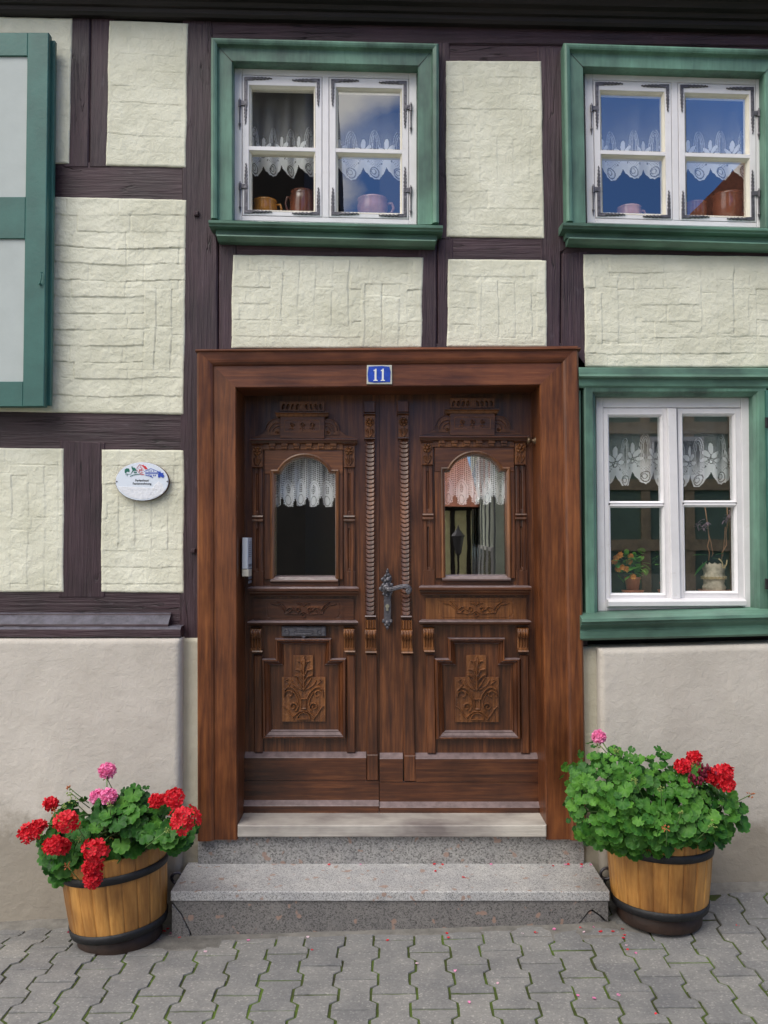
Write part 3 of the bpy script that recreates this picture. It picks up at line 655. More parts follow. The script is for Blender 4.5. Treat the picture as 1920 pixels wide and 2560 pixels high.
    mb.field(m5, 552, 402, 890, 516, 3.7735, lambda X, Y: strokes(X, Y, [(box_, 6, -.0035)] , .0) + np.where(inpoly(X, Y, box_), 1.6 * strokes(X, Y, rose, 0) - .003, 0), 150, 52)
    # pierced crest
    def crest(X, Y):
        H = np.full(X.shape, .012); s = (X - 722) / 200
        for k in (-4, -3, -2, -1, 1, 2, 3, 4):
            cxk = 722 + k * 43; H -= .0125 * sstep(1.15, .75, np.hypot((X - cxk - (Y - 285) * .2 * np.sign(k)) / 12, (Y - 287) / 24))
        H = np.where(np.hypot(X - 722, Y - 288) < 22, .014, H)
        return H
    mb.field(m5, 518, 238, 928, 326, 3.792, crest, 120, 34, None, YD)
    mb.done('carving', M_carve, door, smooth=False)
    mb = MB(); a, b = XZ(m5(468, 328), 3.755), XZ(m5(968, 328), 3.755)
    mb.bar(a, b, [(3.80, .003), (3.757, .0), (3.753, -.005), (3.762, -.011), (3.768, -.02), (3.80, -.023)], .3); mb.done('crown_cornice', M_carve, door, dust=True)
    # pilasters
    for x0, x1 in ((258, 355), (1103, 1203)):
        c = (x0 + x1) / 2
        mb = MB(); mb.field(m5, x0, 640, x1, 830, 3.783, lambda X, Y: rosette(X, Y, c, 690, 44), 60, 110, None, YD)
        pil = mb.done('rosette_block', M_carve, door, smooth=False)
        mb = MB(); a, b = XZ(m5(x0 - 5, 612), 3.765), XZ(m5(x1 + 5, 612), 3.765); mb.bar(a, b, [(3.80, 0), (3.768, 0), (3.766, -.006), (3.78, -.012), (3.80, -.014)])
        a, b = XZ(m5(x0, 830), 3.77), XZ(m5(x1, 830), 3.77); mb.bar(a, b, [(3.80, .002), (3.772, 0), (3.769, -.004), (3.78, -.008), (3.80, -.008)])
        def sh(gy0, gy1):
            return lambda X, Y: -.007 * sstep(11, 5, dist_poly(X, Y, [(c, gy0), (c, gy1)])) + .003 * sstep(10, 16, abs(X - c)) * sstep(48, 40, abs(X - c))
        mb.field(m5, x0 + 4, 848, x1 - 2, 1282, 3.788, sh(905, 1240), 30, 120, None, YD)
        a, b = XZ(m5(x0, 1286), 3.77), XZ(m5(x1 + 2, 1286), 3.77); mb.bar(a, b, [(3.80, .003), (3.773, 0), (3.770, -.006), (3.778, -.014), (3.772, -.022), (3.775, -.028), (3.80, -.03)])
        mb.field(m5, x0 + 8, 1342, x1 + 4, 1800, 3.789, sh(1415, 1770), 30, 120, None, YD)
        mb.prism(P(m5, 3.786, (x0 + 4, 1801), (x1 + 8, 1801), (x1 + 8, 1945), (x0 + 4, 1945)), 3.786, 3.80, .002)
        mb.done('pilaster', M_door_v, door)
        # corbel and lower strip
        y0 = x0 - 8 if x0 < 500 else x0 + 2
        mb = MB(); corbel(mb, m7, y0, 328, y0 + 98, 540, 3.785, .034); a, b = XZ(m7(y0 + 8, 541), 3.77), XZ(m7(y0 + 104, 541), 3.77)
        mb.bar(a, b, [(3.80, .0), (3.768, 0), (3.765, -.005), (3.775, -.010), (3.80, -.011)]); mb.done('corbel', M_carve, door)
        mb = MB(); mb.prism(P(m7, 3.784, (y0 + 24, 582), (y0 + 104, 582), (y0 + 106, 1482), (y0 + 28, 1482)), 3.784, 3.80, .004); mb.done('lower_pilaster', M_door_v, door)
    # lower cornices and the frieze
    mb = MB(); a, b = XZ(m5(216, 1950), 3.745), XZ(m5(1244, 1950), 3.745)
    mb.bar(a, b, [(3.80, .004), (3.752, .001), (3.742, -.004), (3.742, -.014), (3.756, -.020), (3.758, -.026), (3.77, -.034), (3.775, -.040), (3.80, -.041)], .3); mb.done('cornice', M_door_h, door, dust=True)
    mb = MB(); a, b = XZ(m7(214, 272), 3.75), XZ(m7(1238, 272), 3.75)
    mb.bar(a, b, [(3.80, .003), (3.756, .0), (3.750, -.005), (3.755, -.013), (3.772, -.020), (3.80, -.022)], .3); mb.done('cornice', M_door_h, door, dust=True)
    mb = MB(); mb.prism(P(m7, 3.790, (278, 62), (1195, 62), (1195, 270), (278, 270)), 3.790, 3.80)
    fr_ = [(400, 100), (1068, 100), (1072, 208), (1062, 208), (1062, 232), (1035, 232), (1035, 245), (430, 245), (430, 232), (405, 232), (405, 210), (396, 210), (400, 100)]
    c = 735
    S_ = mirror([([(500, 96), (545, 122), (575, 165), (598, 145), (628, 142), (648, 165), (680, 178)], 6, .005), (spiral(678, 160, 26, 8, 90, -240, 20), 5, .005), ([(440, 112), (510, 125), (548, 160), (560, 198), (590, 196), (625, 168)], 5, .004), ([(590, 196), (650, 205), (700, 200), (735, 180)], 5, .004), ([(735, 132), (715, 112), (680, 108)], 5, .005), ([(735, 192), (715, 218), (735, 232)], 5, .004)], c)
    mb.field(m7, 370, 78, 1100, 258, 3.7885, lambda X, Y: 1.6 * strokes(X, Y, S_, 0) + strokes(X, Y, [(fr_, 5, -.004)], 0), 260, 66)
    mb.done('frieze_panel', M_door_h if has_slot else M_carve, door)
    # stepped raised panel
    outer = [(352, 612), (478, 612), (474, 425), (992, 425), (990, 610), (1125, 610), (1125, 1345), (360, 1345)]
    inner = [(425, 678), (550, 678), (542, 486), (934, 486), (922, 678), (1050, 676), (1050, 1272), (440, 1272)]
    mb = MB(); O = P(m7, 3.79, *outer); I = P(m7, 3.79, *inner)
    prof = [(0, 3.80), (0, 3.778), (.12, 3.768), (.30, 3.768), (.38, 3.776), (.45, 3.774), (.8, 3.790), (.86, 3.787), (.93, 3.790), (1, 3.800)]
    rings = [[mb.bm.verts.new((o[0] * (1 - t) + i[0] * t, y, o[1] * (1 - t) + i[1] * t)) for o, i in zip(O, I)] for t, y in prof]
    for ra, rb in zip(rings, rings[1:]):
        for k in range(8): mb.face([ra[k], ra[(k + 1) % 8], rb[(k + 1) % 8], rb[k]])
    mb.done('stepped_moulding', M_door_v, door, dust=True)
    cross = [(640, 585), (820, 583), (820, 785), (935, 785), (935, 1195), (535, 1195), (533, 787), (640, 785)]
    mb = MB(); mb.prism(P(m7, 3.790, *cross), 3.790, 3.80, .001)
    Cx = 735
    S_ = mirror([(spiral(604, 945, 50, 14, -200, 95, 22), 7, .006), ([(556, 955), (560, 900), (590, 872), (630, 880), (665, 910), (690, 945), (703, 985)], 7, .006),
                 (spiral(640, 1055, 44, 8, 60, -420, 34), 7, .006), ([(660, 1095), (690, 1050), (680, 985), (650, 930), (610, 905)], 7, .005), ([(552, 1052), (580, 1075), (605, 1120), (630, 1150), (645, 1172)], 6, .005), ([(640, 1148), (670, 1118), (700, 1098), (735, 1095)], 7, .005),
                 ([(735, 700), (712, 660), (705, 640), (680, 635)], 6, .005), ([(735, 780), (712, 740), (705, 718), (662, 712)], 8, .006), ([(735, 830), (712, 800), (690, 775), (658, 765)], 8, .006), ([(735, 900), (700, 850), (675, 810), (668, 795)], 9, .005), ([(720, 900), (690, 890), (640, 850), (622, 815)], 6, .004), ([(590, 870), (610, 850), (565, 815), (590, 805)], 5, .004), ([(703, 985), (735, 985)], 6, .005), ([(712, 985), (712, 1075), (735, 1075)], 6, .004)], Cx) \
        + [([(735, 605), (735, 900)], 11, .006), ([(735, 605), (722, 640), (735, 690), (748, 640), (735, 605)], 9, .006), (spiral(735, 1170, 60, 60, 180, 360, 16) + [(675, 1170)], 6, .006)]
    ed = [(q[0], q[1]) for q in cross] + [cross[0]]
    mb.field(m7, 534, 584, 934, 1194, 3.7885, lambda X, Y: 1.7 * strokes(X, Y, S_, 0) + .002 * (fbm(X / 14, Y / 14, 4, 3) - .5), 170, 260, lambda X, Y: inpoly(X, Y, cross))
    mb.done('carved_cross_panel', M_carve, door)
    # kick boards
    kb = 1310
    mb = MB()
    def kbar(x0, x1):
        a, b = XZ(m7(x0, 1525), 3.770), XZ(m7(x1, 1525), 3.770)
        z1 = XZ(m7(x0, 1738), 3.77)[1] - a[1]
        mb.bar(a, b, [(3.80, .018), (3.770, .000), (3.768, -.002), (3.770, z1), (3.80, z1)])
    xk = 1310 if has_slot else None
    if has_slot: kbar(xa + 3, 1310)
    else: kbar(ea(1900) + 1, inv_strip - 6); kbar(inv_strip + 110, xb - 4)
    a, b = XZ(m7((xa if has_slot else ea(2000)) + 2, 1742), 3.771), XZ(m7(xb - 4, 1742), 3.771); z1 = XZ(m7(0, 1918), 3.771)[1] - a[1]; z2 = XZ(m7(0, 1965), 3.75)[1] - a[1]; z3 = XZ(m7(0, 2040), 3.745)[1] - a[1]
    mb.bar(a, b, [(3.80, 0), (3.7725, 0), (3.7715, z1), (3.748, z2), (3.745, z2 - .003), (3.745, z3), (3.80, z3)]); mb.done('kick_board', M_door_h, door, dust=True)
    # tall scaled strip
    s5 = lambda x, y: strip_M(*Z5(x, y)); s7 = lambda x, y: strip_M(*Z7(x, y))
    mb = MB()
    def scales(X, Y):
        t = (X - 1347) / 42; c_ = np.sqrt(np.clip(1 - (t / 1.05) ** 2, 0, 1)); f = (Y - 26 * c_) / 40.3; f = f - np.floor(f)
        h = .0075 * f ** .8 * sstep(1.0, .8, abs(t)) + .001
        return np.where(abs(t) > .86, .0035 * (f > .3), h)
    mb.field(s5, 1304, 590, 1390, 2206, 3.790, scales, 26, 800, None, YD); strip = mb.done('scaled_strip', M_door_v, door)
    mb = MB(); mb.prism(P(s5, 3.766, (1286, 232), (1395, 232), (1395, 338), (1286, 338)), 3.766, 3.80, .003)
    a, b = XZ(s5(1286, 342), 3.762), XZ(s5(1397, 342), 3.762); mb.bar(a, b, [(3.80, 0), (3.763, 0), (3.760, -.004), (3.772, -.009), (3.80, -.01)])
    mb.done('ledge', M_door_v, door, dust=True); mb = MB()
    a, b = XZ(s5(1293, 570), 3.77), XZ(s5(1392, 570), 3.77); mb.bar(a, b, [(3.80, 0), (3.77, 0), (3.767, -.004), (3.778, -.008), (3.80, -.008)])
    mb.done('ledge', M_door_v, door, dust=True); mb = MB()
    a, b = XZ(s7(1300, 218), 3.77), XZ(s7(1400, 218), 3.77); mb.bar(a, b, [(3.80, 0), (3.772, 0), (3.769, -.005), (3.778, -.010), (3.80, -.012)])
    mb.done('ledge', M_door_v, door, dust=True)
    mb = MB(); mb.field(s5, 1297, 362, 1390, 566, 3.778, lambda X, Y: rosette(X, Y, 1343, 425, 44), 60, 120, None, YD); mb.done('rosette_block', M_carve, door)
    mb = MB()
    mb.field(s7, 1303, 258, 1402, 336, 3.775, lambda X, Y: .004 + .003 * np.cos((X - 1303) / 99 * 8 * math.pi), 40, 20, None, YD)
    corbel(mb, s7, 1300, 338, 1404, 540, 3.780, .032, 4); a, b = XZ(s7(1303, 546), 3.765), XZ(s7(1408, 546), 3.765); mb.bar(a, b, [(3.80, 0), (3.765, 0), (3.762, -.006), (3.775, -.011), (3.80, -.012)]); mb.done('corbel', M_carve, door)
    mb = MB(); yb_ = 1738
    mb.prism(P(s7, 3.787, (1312, 575), (1412, 575), (1424, yb_), (1314, yb_)), 3.7665, 3.80, .003) if False else mb.prism(P(s7, 3.785, (1312, 575), (1408, 575), (1418, 1500), (1316, 1500)), 3.785, 3.80, .003)
    mb.prism(P(s7, 3.768, (1316, 1501), (1420, 1501), (1424, yb_), (1316, yb_)), 3.768, 3.80, .003); mb.done('lower_strip', M_door_v, door)
    if has_slot:
        mb = MB(); mb.prism(P(m7, 3.772, (530, 320), (938, 318), (938, 408), (760, 410), (735, 432), (708, 410), (530, 408)), 3.772, 3.80, .003)
        def slot(X, Y):
            H = strokes(X, Y, [(spiral(577, 368, 22, 22, 0, 360, 20), 5, .003), (spiral(880, 368, 22, 22, 0, 360, 20), 5, .003), ([(640, 370), (665, 348), (800, 348), (828, 370), (800, 390), (665, 390), (640, 370)], 5, .003)], 0)
            for k in range(8): H = np.maximum(H, strokes(X, Y, [(spiral(668 + k * 19, 370, 6, 6, 0, 300, 8), 3, .002)], 0))
            return H
        mb.field(m7, 545, 332, 925, 400, 3.7705, slot, 170, 34)
        for k in range(24): w = W(m7(538 + k * 17, 322), 3.77); mb.blob(w, .0028, 6, 4)
        mb.done('letter_slot', M_iron, door)
    return door
lM = lambda x, y: (x, y)
rM = lambda x, y: (1054.6 + (x - 630) * 1.012 + (y - 1100) * .011, y - 7 + (y - 1100) * .012)
stripL = lM; stripR = lambda x, y: (x + 84.5 + (y - 1100) * .0115, y - 1 + (y - 1100) * .004)
# left edge of the strip on the right leaf, in that leaf's own drawing coordinates
inv_strip = ((stripR(Z7(1310, 0)[0], 1900)[0] - 1054.6 - 800 * .011) / 1.012 + 630 - 560) / .27119
MB().box(-.1, .06, 3.87, 3.9, .28, 2.3).done('wall', M_room, house)  # added dark backing behind the leaf gap, stops light showing through
doorL = build_door(lM, 610, 948.0, stripL, True, 'left leaf with the letter slot')
doorR = build_door(rM, 525.0, 916, stripR, False, 'right leaf with the handle')
for nm, d, M in (('l', doorL, lM), ('r', doorR, rM)): pass
# handle and plate on the right leaf
mb = MB(); pl = [(440, 1110), (440, 1530), (408, 1545), (420, 1590), (455, 1640), (480, 1690), (505, 1745), (525, 1690), (550, 1640), (590, 1590), (600, 1550), (572, 1530), (575, 1110), (590, 1060), (610, 1040), (560, 1000), (590, 930), (615, 930), (600, 880), (560, 870), (590, 800), (575, 730), (540, 690), (530, 640), (510, 600), (480, 640), (475, 690), (440, 740), (395, 790), (390, 830), (430, 850), (400, 900), (350, 960), (360, 1000), (420, 1040)]
mb.prism(P(B8, 3.776, *pl), 3.776, 3.786, .002)
for x, y, r in ((510, 620, .005), (500, 665, .006), (525, 720, .008), (470, 740, .007), (520, 800, .012), (410, 800, .007), (470, 830, .008), (560, 760, .006), (430, 910, .009), (375, 975, .008), (580, 905, .009), (500, 900, .009), (440, 1070, .007), (500, 1085, .009), (565, 1065, .007), (430, 1580, .006), (575, 1580, .006), (505, 1600, .010), (470, 1640, .006), (535, 1640, .006), (505, 1690, .007)):
    mb.blob(W(B8(x, y), 3.775), r, 8, 6, 1, .7, 1)
mb.lathe([(0, .012), (.007, .012), (.010, .006), (.012, .008), (.017, .004), (.019, 0), (0.019, -.01)], W(B8(488, 968), 3.755), 20, Matrix.Rotation(math.radians(90), 3, 'X'))
plate = mb.done('handle_plate', M_iron, doorR, smooth=False)
mb = MB(); hp = [(488, 968), (540, 985), (600, 975), (660, 960), (730, 940), (800, 925), (860, 925), (910, 950), (932, 985), (915, 1025), (885, 1038), (862, 1018), (868, 990), (890, 985)]
for dz, rr in ((0, .0085), (.006, .004), (-.006, .004), (0, .005)):
    mb.tube([W(B8(x, y), 3.738) + Vector((0, -.004 if rr < .008 else 0, dz)) for x, y in hp], [rr * (1 if i < 11 else .8) for i in range(len(hp))], 8)
mb.tube([W(B8(488, 968), 3.738), W(B8(488, 968), 3.79)], .009, 10); mb.done('door_handle', M_iron, doorR, smooth=True)
M_brass = plain('keyhole_metal', (.55, .52, .40), .35, .8)
mb = MB(); c = W(B8(505, 1295), 3.772); mb.lathe([(0, .004), (.0085, .004), (.0085, -.004)], c, 18, Matrix.Rotation(math.radians(90), 3, 'X'))
mb.box(c.x - .0045, c.x + .0045, 3.768, 3.778, c.z - .020, c.z - .004, .001); mb.done('lock_cylinder', M_brass, doorR)
# ================================================================== WINDOWS
def quadM(q):
    (ax, ay), (bx, by), (cx, cy), (dx, dy) = q
    return lambda s, t: ((ax * (1 - s) + bx * s) * (1 - t) + (dx * (1 - s) + cx * s) * t, (ay * (1 - s) + by * s) * (1 - t) + (dy * (1 - s) + cy * s) * t)
def rect(M, y, s0, t0, s1, t1): return [XZ(M(*c), y) for c in ((s0, t0), (s1, t0), (s1, t1), (s0, t1))]
def leafarm(mb, p, d, L_, y, w=.0095):
    """twisted iron leaf arm: p start (x,z), d unit direction"""
    n = int(L_ / .0075)
    for i in range(n + 1):
        t = i / n; r = w * (.62 + .38 * math.sin(t * math.pi * .9 + .4)) * (1 - .35 * t); sd = 1 if i % 2 else -1
        c = Vector((p[0] + d[0] * L_ * t + sd * d[1] * .0010, y - .002, p[1] + d[1] * L_ * t + sd * d[0] * .0010))
        R_ = Matrix.Rotation(math.radians(16), 3, 'Y') @ Matrix.Diagonal((.010 if d[0] else .0055, .0045, .0055 if d[0] else .010))
        mb.lathe([(0, -1), (.7, -.7), (1, 0), (.7, .7), (0, 1)], c, 6, R_ @ Matrix.Diagonal((r / .0075, 1, r / .0075)))
def bracket(M, s, t, dx, dz, lh, lv, y, parent, hinge=None):
    """L-shaped iron at a sash corner; dx,dz = +-1 directions of the arms from the corner"""
    mb = MB(); x, z = XZ(M(s, t), y); w = .0145
    fh, fv = lh * .34, lv * (.36 if lv < .14 else .58)
    pl = [(x, z), (x + dx * fh, z), (x + dx * fh, z + dz * w), (x + dx * w, z + dz * w), (x + dx * w, z + dz * fv), (x, z + dz * fv)]
    mb.prism(pl, y - .0035, y + .002, .001)
    leafarm(mb, (x + dx * fh, z + dz * w * .5), (dx, 0), lh - fh, y); leafarm(mb, (x + dx * w * .5, z + dz * fv), (0, dz), lv - fv, y)
    for k in (.15, .55, .85): mb.blob((x + dx * w * .5, y - .004, z + dz * fv * k), .0028, 6, 4)
    br = mb.done('corner_iron', M_iron, parent, smooth=False)
    if hinge is not None:
        hz = z + dz * hinge; hb = MB()
        hb.prism([(x + dx * w, hz - .010), (x - dx * .016, hz - .010), (x - dx * .016, hz + .010), (x + dx * w, hz + .010)], y - .006, y + .003, .001)
        hx = x - dx * .018
        hb.tube([(hx, y - .006, hz - .017), (hx, y - .006, hz + .013)], .0058, 8)
        hb.tube([(hx, y - .006, hz + .013), (hx, y - .006, hz + .022)], [.003, .0015], 6)
        hb.tube([(hx, y - .005, hz - .017), (hx, y - .003, hz - .06), (hx, y - .003, hz - .085), (hx, y - .003, hz - .092), (hx, y - .003, hz - .102), (hx, y - .003, hz - .118)], [.004, .0028, .003, .0058, .003, .001], 8)
        hb.done('hinge', M_iron, parent)
def pane(parent, pl, y, mat, tilt=0, yaw=0):
    mb = MB(); cx = sum(p[0] for p in pl) / 4; cz = sum(p[1] for p in pl) / 4
    mb.face([mb.bm.verts.new((x, y + (z - cz) * tilt + (x - cx) * yaw, z)) for x, z in pl]); return mb.done('glass_pane', mat, parent)
def upper_window(q, tilts=(0, 0, 0, 0), yaws=(0, 0), detail=True):
    M = quadM(q); YS = 3.655
    mb = MB()
    for a in ((0, 0, .045, 1), (.958, 0, 1, 1), (.484, .0475, .520, .9665)): mb.prism(rect(M, YS, *a), YS, 3.72, .002)
    for a in ((.0455, 0, .9575, .047), (.0455, .967, .9575, 1)): mb.prism(rect(M, YS, *a), YS + .0006, 3.72, .002)
    win = mb.done('window', M_white, house)
    # casing
    c = [XZ(M(*p), 3.60) for p in ((-.006, 1.0), (-.006, -.037), (1.006, -.037), (1.006, 1.0))]
    mb = MB(); mb.sweep(c, [(0, 3.67), (0, 3.603), (.003, 3.598), (.056, 3.596), (.060, 3.590), (.063, 3.576), (.070, 3.572), (.078, 3.570), (.086, 3.574), (.089, 3.58), (.089, 3.65)], False); mb.done('casing', M_green, win)
    A, B = XZ(M(-.137, .996), 3.55), XZ(M(1.143, .996), 3.55)
    mb = MB(); mb.bar(A, B, [(3.66, 0.0061), (3.60, 0.0030), (3.558, -0.0008), (3.548, -0.0061), (3.549, -0.0152), (3.558, -0.0198), (3.560, -0.0258), (3.59, -0.0289), (3.66, -0.0289)])
    A2 = (A[0] + .022, A[1]); B2 = (B[0] - .022, B[1]); mb.bar(A2, B2, [(3.66, -0.0274), (3.594, -0.0293), (3.592, -0.0532), (3.66, -0.0532)])
    A2 = (A[0] + .03, A[1]); B2 = (B[0] - .03, B[1]); mb.bar(A2, B2, [(3.66, -0.0536), (3.585, -0.0536), (3.572, -0.0578), (3.570, -0.0638), (3.59, -0.0730), (3.60, -0.0775), (3.66, -0.0775)]); mb.done('sill', M_green_h, win)
    for (sa, ta), (sb, tb) in (((-.0835, -.132), (-.006, -.037)), ((1.0765, -.132), (1.006, -.037))):
        p0, p1 = XZ(M(sa, ta), 3.595), XZ(M(sb, tb), 3.595); j = MB(); j.prism([(p0[0] - .0007, p0[1]), (p0[0] + .0007, p0[1] + .0005), (p1[0] + .0007, p1[1]), (p1[0] - .0007, p1[1] - .0005)], 3.5952, 3.60); j.done('mitre_joint', M_base, win)
    for k, (s0, s1, h) in enumerate(((.048, .4815, -1), (.5225, .955, 1))):
        t0, t1 = .0505, .9635; p0, p1 = s0 + .046, s1 - .046; ys = YS - .001; b = .011; bt = .013
        mb = MB()
        for a in ((s0, t0, p0 - b, t1), (p1 + b, t0, s1, t1)): mb.prism(rect(M, ys, *a), ys, 3.70, .0015)
        for a in ((p0 - b, t0, p1 + b, .125 - bt), (p0 - b, .925 + bt, p1 + b, t1), (p0 - b, .512, p1 + b, .538)): mb.prism(rect(M, ys, *a), ys + .0007, 3.70, .001)
        sash = mb.done('sash', M_white, win)
        mb = MB()
        for a in ((p0, .125, p1, .505), (p0, .552, p1, .925)):
            r = rect(M, YS, *a); r.reverse()          # counter-clockwise: positive = inward
            mb.sweep(r, [(-.0075, ys + .001), (-.0005, YS + .014), (0, YS + .03), (0, 3.70)], True)
        mb.done('putty_bevel', M_whitei, win)
        for j, a in enumerate(((p0 - .004, .12, p1 + .004, .51), (p0 - .004, .545, p1 + .004, .93))):
            pane(win, rect(M, 3.676, *a), 3.676, M_glass, tilts[k * 2 + j], yaws[k])
        if detail:
            e = .010
            so, si = (s0 + e, s1 - e) if k == 0 else (s1 - e, s0 + e); d = 1 if k == 0 else -1
            bracket(M, so, t0 + .012, d, -1, .118, .205, ys, win, .118); bracket(M, so, t1 - .010, d, 1, .118, .218, ys, win, .118)
            bracket(M, si, t0 + .012, -d, -1, .118, .118, ys, win); bracket(M, si, t1 - .010, -d, 1, .118, .118, ys, win)
    # window board inside
    c = rect(M, 3.72, .02, .938, .98, .965); MB().prism(c, 3.702, 4.0).done('window_board', M_whitei, win)
    return win, M
w1, M1 = upper_window([Z2(218, 280), Z2(1405, 310), Z2(1405, 1300), Z2(218, 1272)], (0, 0, 0, 0), (0, 0))
w2, M2 = upper_window([Z3(250, 372), Z3(1625, 415), Z3(1632, 1565), Z3(270, 1528)])
w1['label'] = 'upper window above the door'; w2['label'] = 'upper window at the right'
w4, M4 = upper_window([D(-760, 130), D(-352, 130), D(-352, 455), D(-760, 455)], detail=False)
# ---- lower window
M3p = quadM([Z4(255, 320), Z4(1362, 322), Z4(1370, 1815), Z4(270, 1850)])
s3 = lambda x, y: ((x - 255 - (y - 320) * .0095) / 1105, (y - 320) / 1512)
def r3(y, x0, y0, x1, y1): return [XZ(Z4(*p), y) for p in ((x0, y0), (x1, y0), (x1 + 4, y1), (x0 + 8, y1))]
YS = 3.65; mb = MB()
mb.prism(P(Z4, YS, (255, 320), (304, 320), (325, 1850), (270, 1850)), YS, 3.72, .002); mb.prism(P(Z4, YS, (1284, 322), (1362, 322), (1370, 1815), (1310, 1815)), YS, 3.72, .002)
mb.prism(P(Z4, YS, (304.5, 320), (1283.5, 322), (1283.5, 394), (305.5, 394)), YS + .0008, 3.72, .002)
mb.prism(P(Z4, YS, (324, 1758), (1309, 1752), (1309, 1820), (325, 1850)), YS + .0008, 3.72, .002)
mb.prism(P(Z4, YS - .02, (767, 396), (832, 396), (862, 1754), (798, 1756)), YS - .012, 3.70, .003)
w3 = mb.done('window', M_white, house); w3['label'] = 'lower window right of the door'
mb = MB(); a, b = XZ(Z4(343, 1762), 3.62), XZ(Z4(1320, 1757), 3.62)
mb.bar(a, b, [(3.66, .006), (3.622, .0), (3.616, -.006), (3.618, -.024), (3.63, -.028), (3.66, -.028)]).done('drip_rail', M_white, w3)
for k, (px, sx) in enumerate((((306, 398, 762, 1757), ((350, 455, 715, 1057), (362, 1103, 728, 1712))), ((834, 400, 1282, 1753), ((875, 448, 1230, 1052), (888, 1098, 1242, 1698))))):
    ys = YS + .004; mb = MB(); g = 14
    lx0, lx1 = px[0] + 4, px[0] + 30; u, l = sx
    mb.prism(P(Z4, ys, (px[0], px[1]), (u[0] - g, px[1]), (l[0] + 6 - g, px[3]), (px[0] + 20, px[3])), ys, 3.70, .0015)
    mb.prism(P(Z4, ys, (u[2] + g, px[1]), (px[2], px[1]), (px[2] + 28, px[3]), (l[2] + 10 + g, px[3])), ys, 3.70, .0015)
    mb.prism(P(Z4, ys, (u[0] - g, px[1]), (u[2] + g, px[1]), (u[2] + g, u[1] - g), (u[0] - g, u[1] - g)), ys + .0007, 3.70, .001)
    mb.prism(P(Z4, ys, (u[0] + 8, u[3] + 10), (u[2] + 16, u[3] + 10), (l[2] + 8, l[1] - 10), (l[0] - 8, l[1] - 10)), ys + .0007, 3.70, .001)
    mb.prism(P(Z4, ys, (l[0] - 6, l[3] + g), (l[2] + g + 8, l[3] + g), (l[2] + g + 8, px[3]), (l[0] - 6, px[3])), ys + .0007, 3.70, .001)
    mb.done('sash', M_white, w3)
    mb = MB()
    for r in sx:
        rr = P(Z4, ys, (r[0], r[1]), (r[2], r[1]), (r[2] + 8, r[3]), (r[0] + 8, r[3])); rr.reverse()
        mb.sweep(rr, [(-.010, ys + .001), (-.008, ys - .002), (-.004, ys + .003), (0, ys + .012), (0, 3.70)], True)
        pane(w3, P(Z4, 3.672, (r[0] - 4, r[1] - 4), (r[2] + 4, r[1] - 4), (r[2] + 12, r[3] + 4), (r[0] + 4, r[3] + 4)), 3.672, M_glass)
    mb.done('putty_bevel', M_white, w3)
# green surround of the lower window
c = P(Z4, 3.61, (264, 1850), (250, 312), (1368, 310), (1380, 1830))
mb = MB(); mb.sweep(c, [(-.001, 3.66), (-.001, 3.612), (.004, 3.607), (.009, 3.604), (.013, 3.596), (.016, 3.592), (.046, 3.590), (.052, 3.594), (.054, 3.64)], False)
mb.sweep(P(Z4, 3.59, (270, 1852), (1380, 1832)), [(-.01, 3.592), (-.024, 3.590), (-.024, 3.66), (0, 3.66), (0, 3.60), (-.01, 3.592)], False); mb.done('casing', M_green, w3)
mb = MB(); a, b = XZ(Z4(135, 107), 3.57), XZ(Z4(1560, 112), 3.57)
mb.bar(a, b, [(3.66, .004), (3.585, .002), (3.578, -.003), (3.575, -.028), (3.567, -.034), (3.563, -.040), (3.572, -.046), (3.582, -.048), (3.584, -.076), (3.59, -.084), (3.66, -.084)]).done('head_board', M_green_h, w3)
mb = MB(); a, b = XZ(Z4(156, 1888), 3.535), XZ(Z4(1660, 1850), 3.535)
mb.bar(a, b, [(3.66, .020), (3.595, .016), (3.55, .001), (3.538, -.004), (3.535, -.016), (3.548, -.021), (3.550, -.030), (3.566, -.044), (3.572, -.052), (3.572, -.058), (3.566, -.062), (3.566, -.088), (3.58, -.098), (3.66, -.098)]).done('sill', M_green_h, w3)
MB().prism(P(Z4, 3.60, (118, 270), (148, 270), (156, 1885), (140, 1885)), 3.603, 3.66, .002).done('side_batten', M_green, w3)
MB().prism(P(Z4, 3.61, (1412, 250), (1452, 250), (1462, 1850), (1425, 1850)), 3.60, 3.66, .003).done('side_batten', M_green, w3)
cz = XZ(Z4(800, 1720), 3.72)[1]
MB().box(XZ(Z4(300, 0), 3.7)[0], XZ(Z4(1340, 0), 3.7)[0], 3.705, 4.0, cz - .03, cz).done('window_board', M_whitei, w3)
# ================================================================== SHUTTERS
def shutter(l, ins, yf, labelled):
    """l: outline px TL,TR,BR,BL; ins: list of inset rects"""
    o = [XZ(p, yf) for p in l]; x0, x1 = o[0][0], o[1][0]
    mb = MB(); ys = [XZ(p, yf)[1] for p in (l[0], l[3])]
    zt, zb = max(o[0][1], o[1][1]), min(o[2][1], o[3][1])
    hs = [XZ((l[0][0], v), yf)[1] for v in ins]      # v: y px of inset boundaries, top to bottom
    w = .090
    mb.box(x0, x0 + w, yf, yf + .036, zb, zt, .003); mb.box(x1 - w, x1, yf, yf + .036, zb, zt, .003)
    zz = [zt] + hs + [zb]
    for a, b in zip(zz[0::2], zz[1::2]): mb.box(x0 + w, x1 - w, yf + .001, yf + .035, b, a, .002)
    mb.box(x0 - .0, x1 + .012, yf + .037, yf + .060, zb + .01, zt - .012, .002)
    s = mb.done('shutter', M_green2, house)
    for a, b in zip(hs[0::2], hs[1::2]): MB().box(x0 + w, x1 - w, yf + .010, yf + .030, b, a).done('shutter_panel', M_grey, s)
    return s, x0, x1
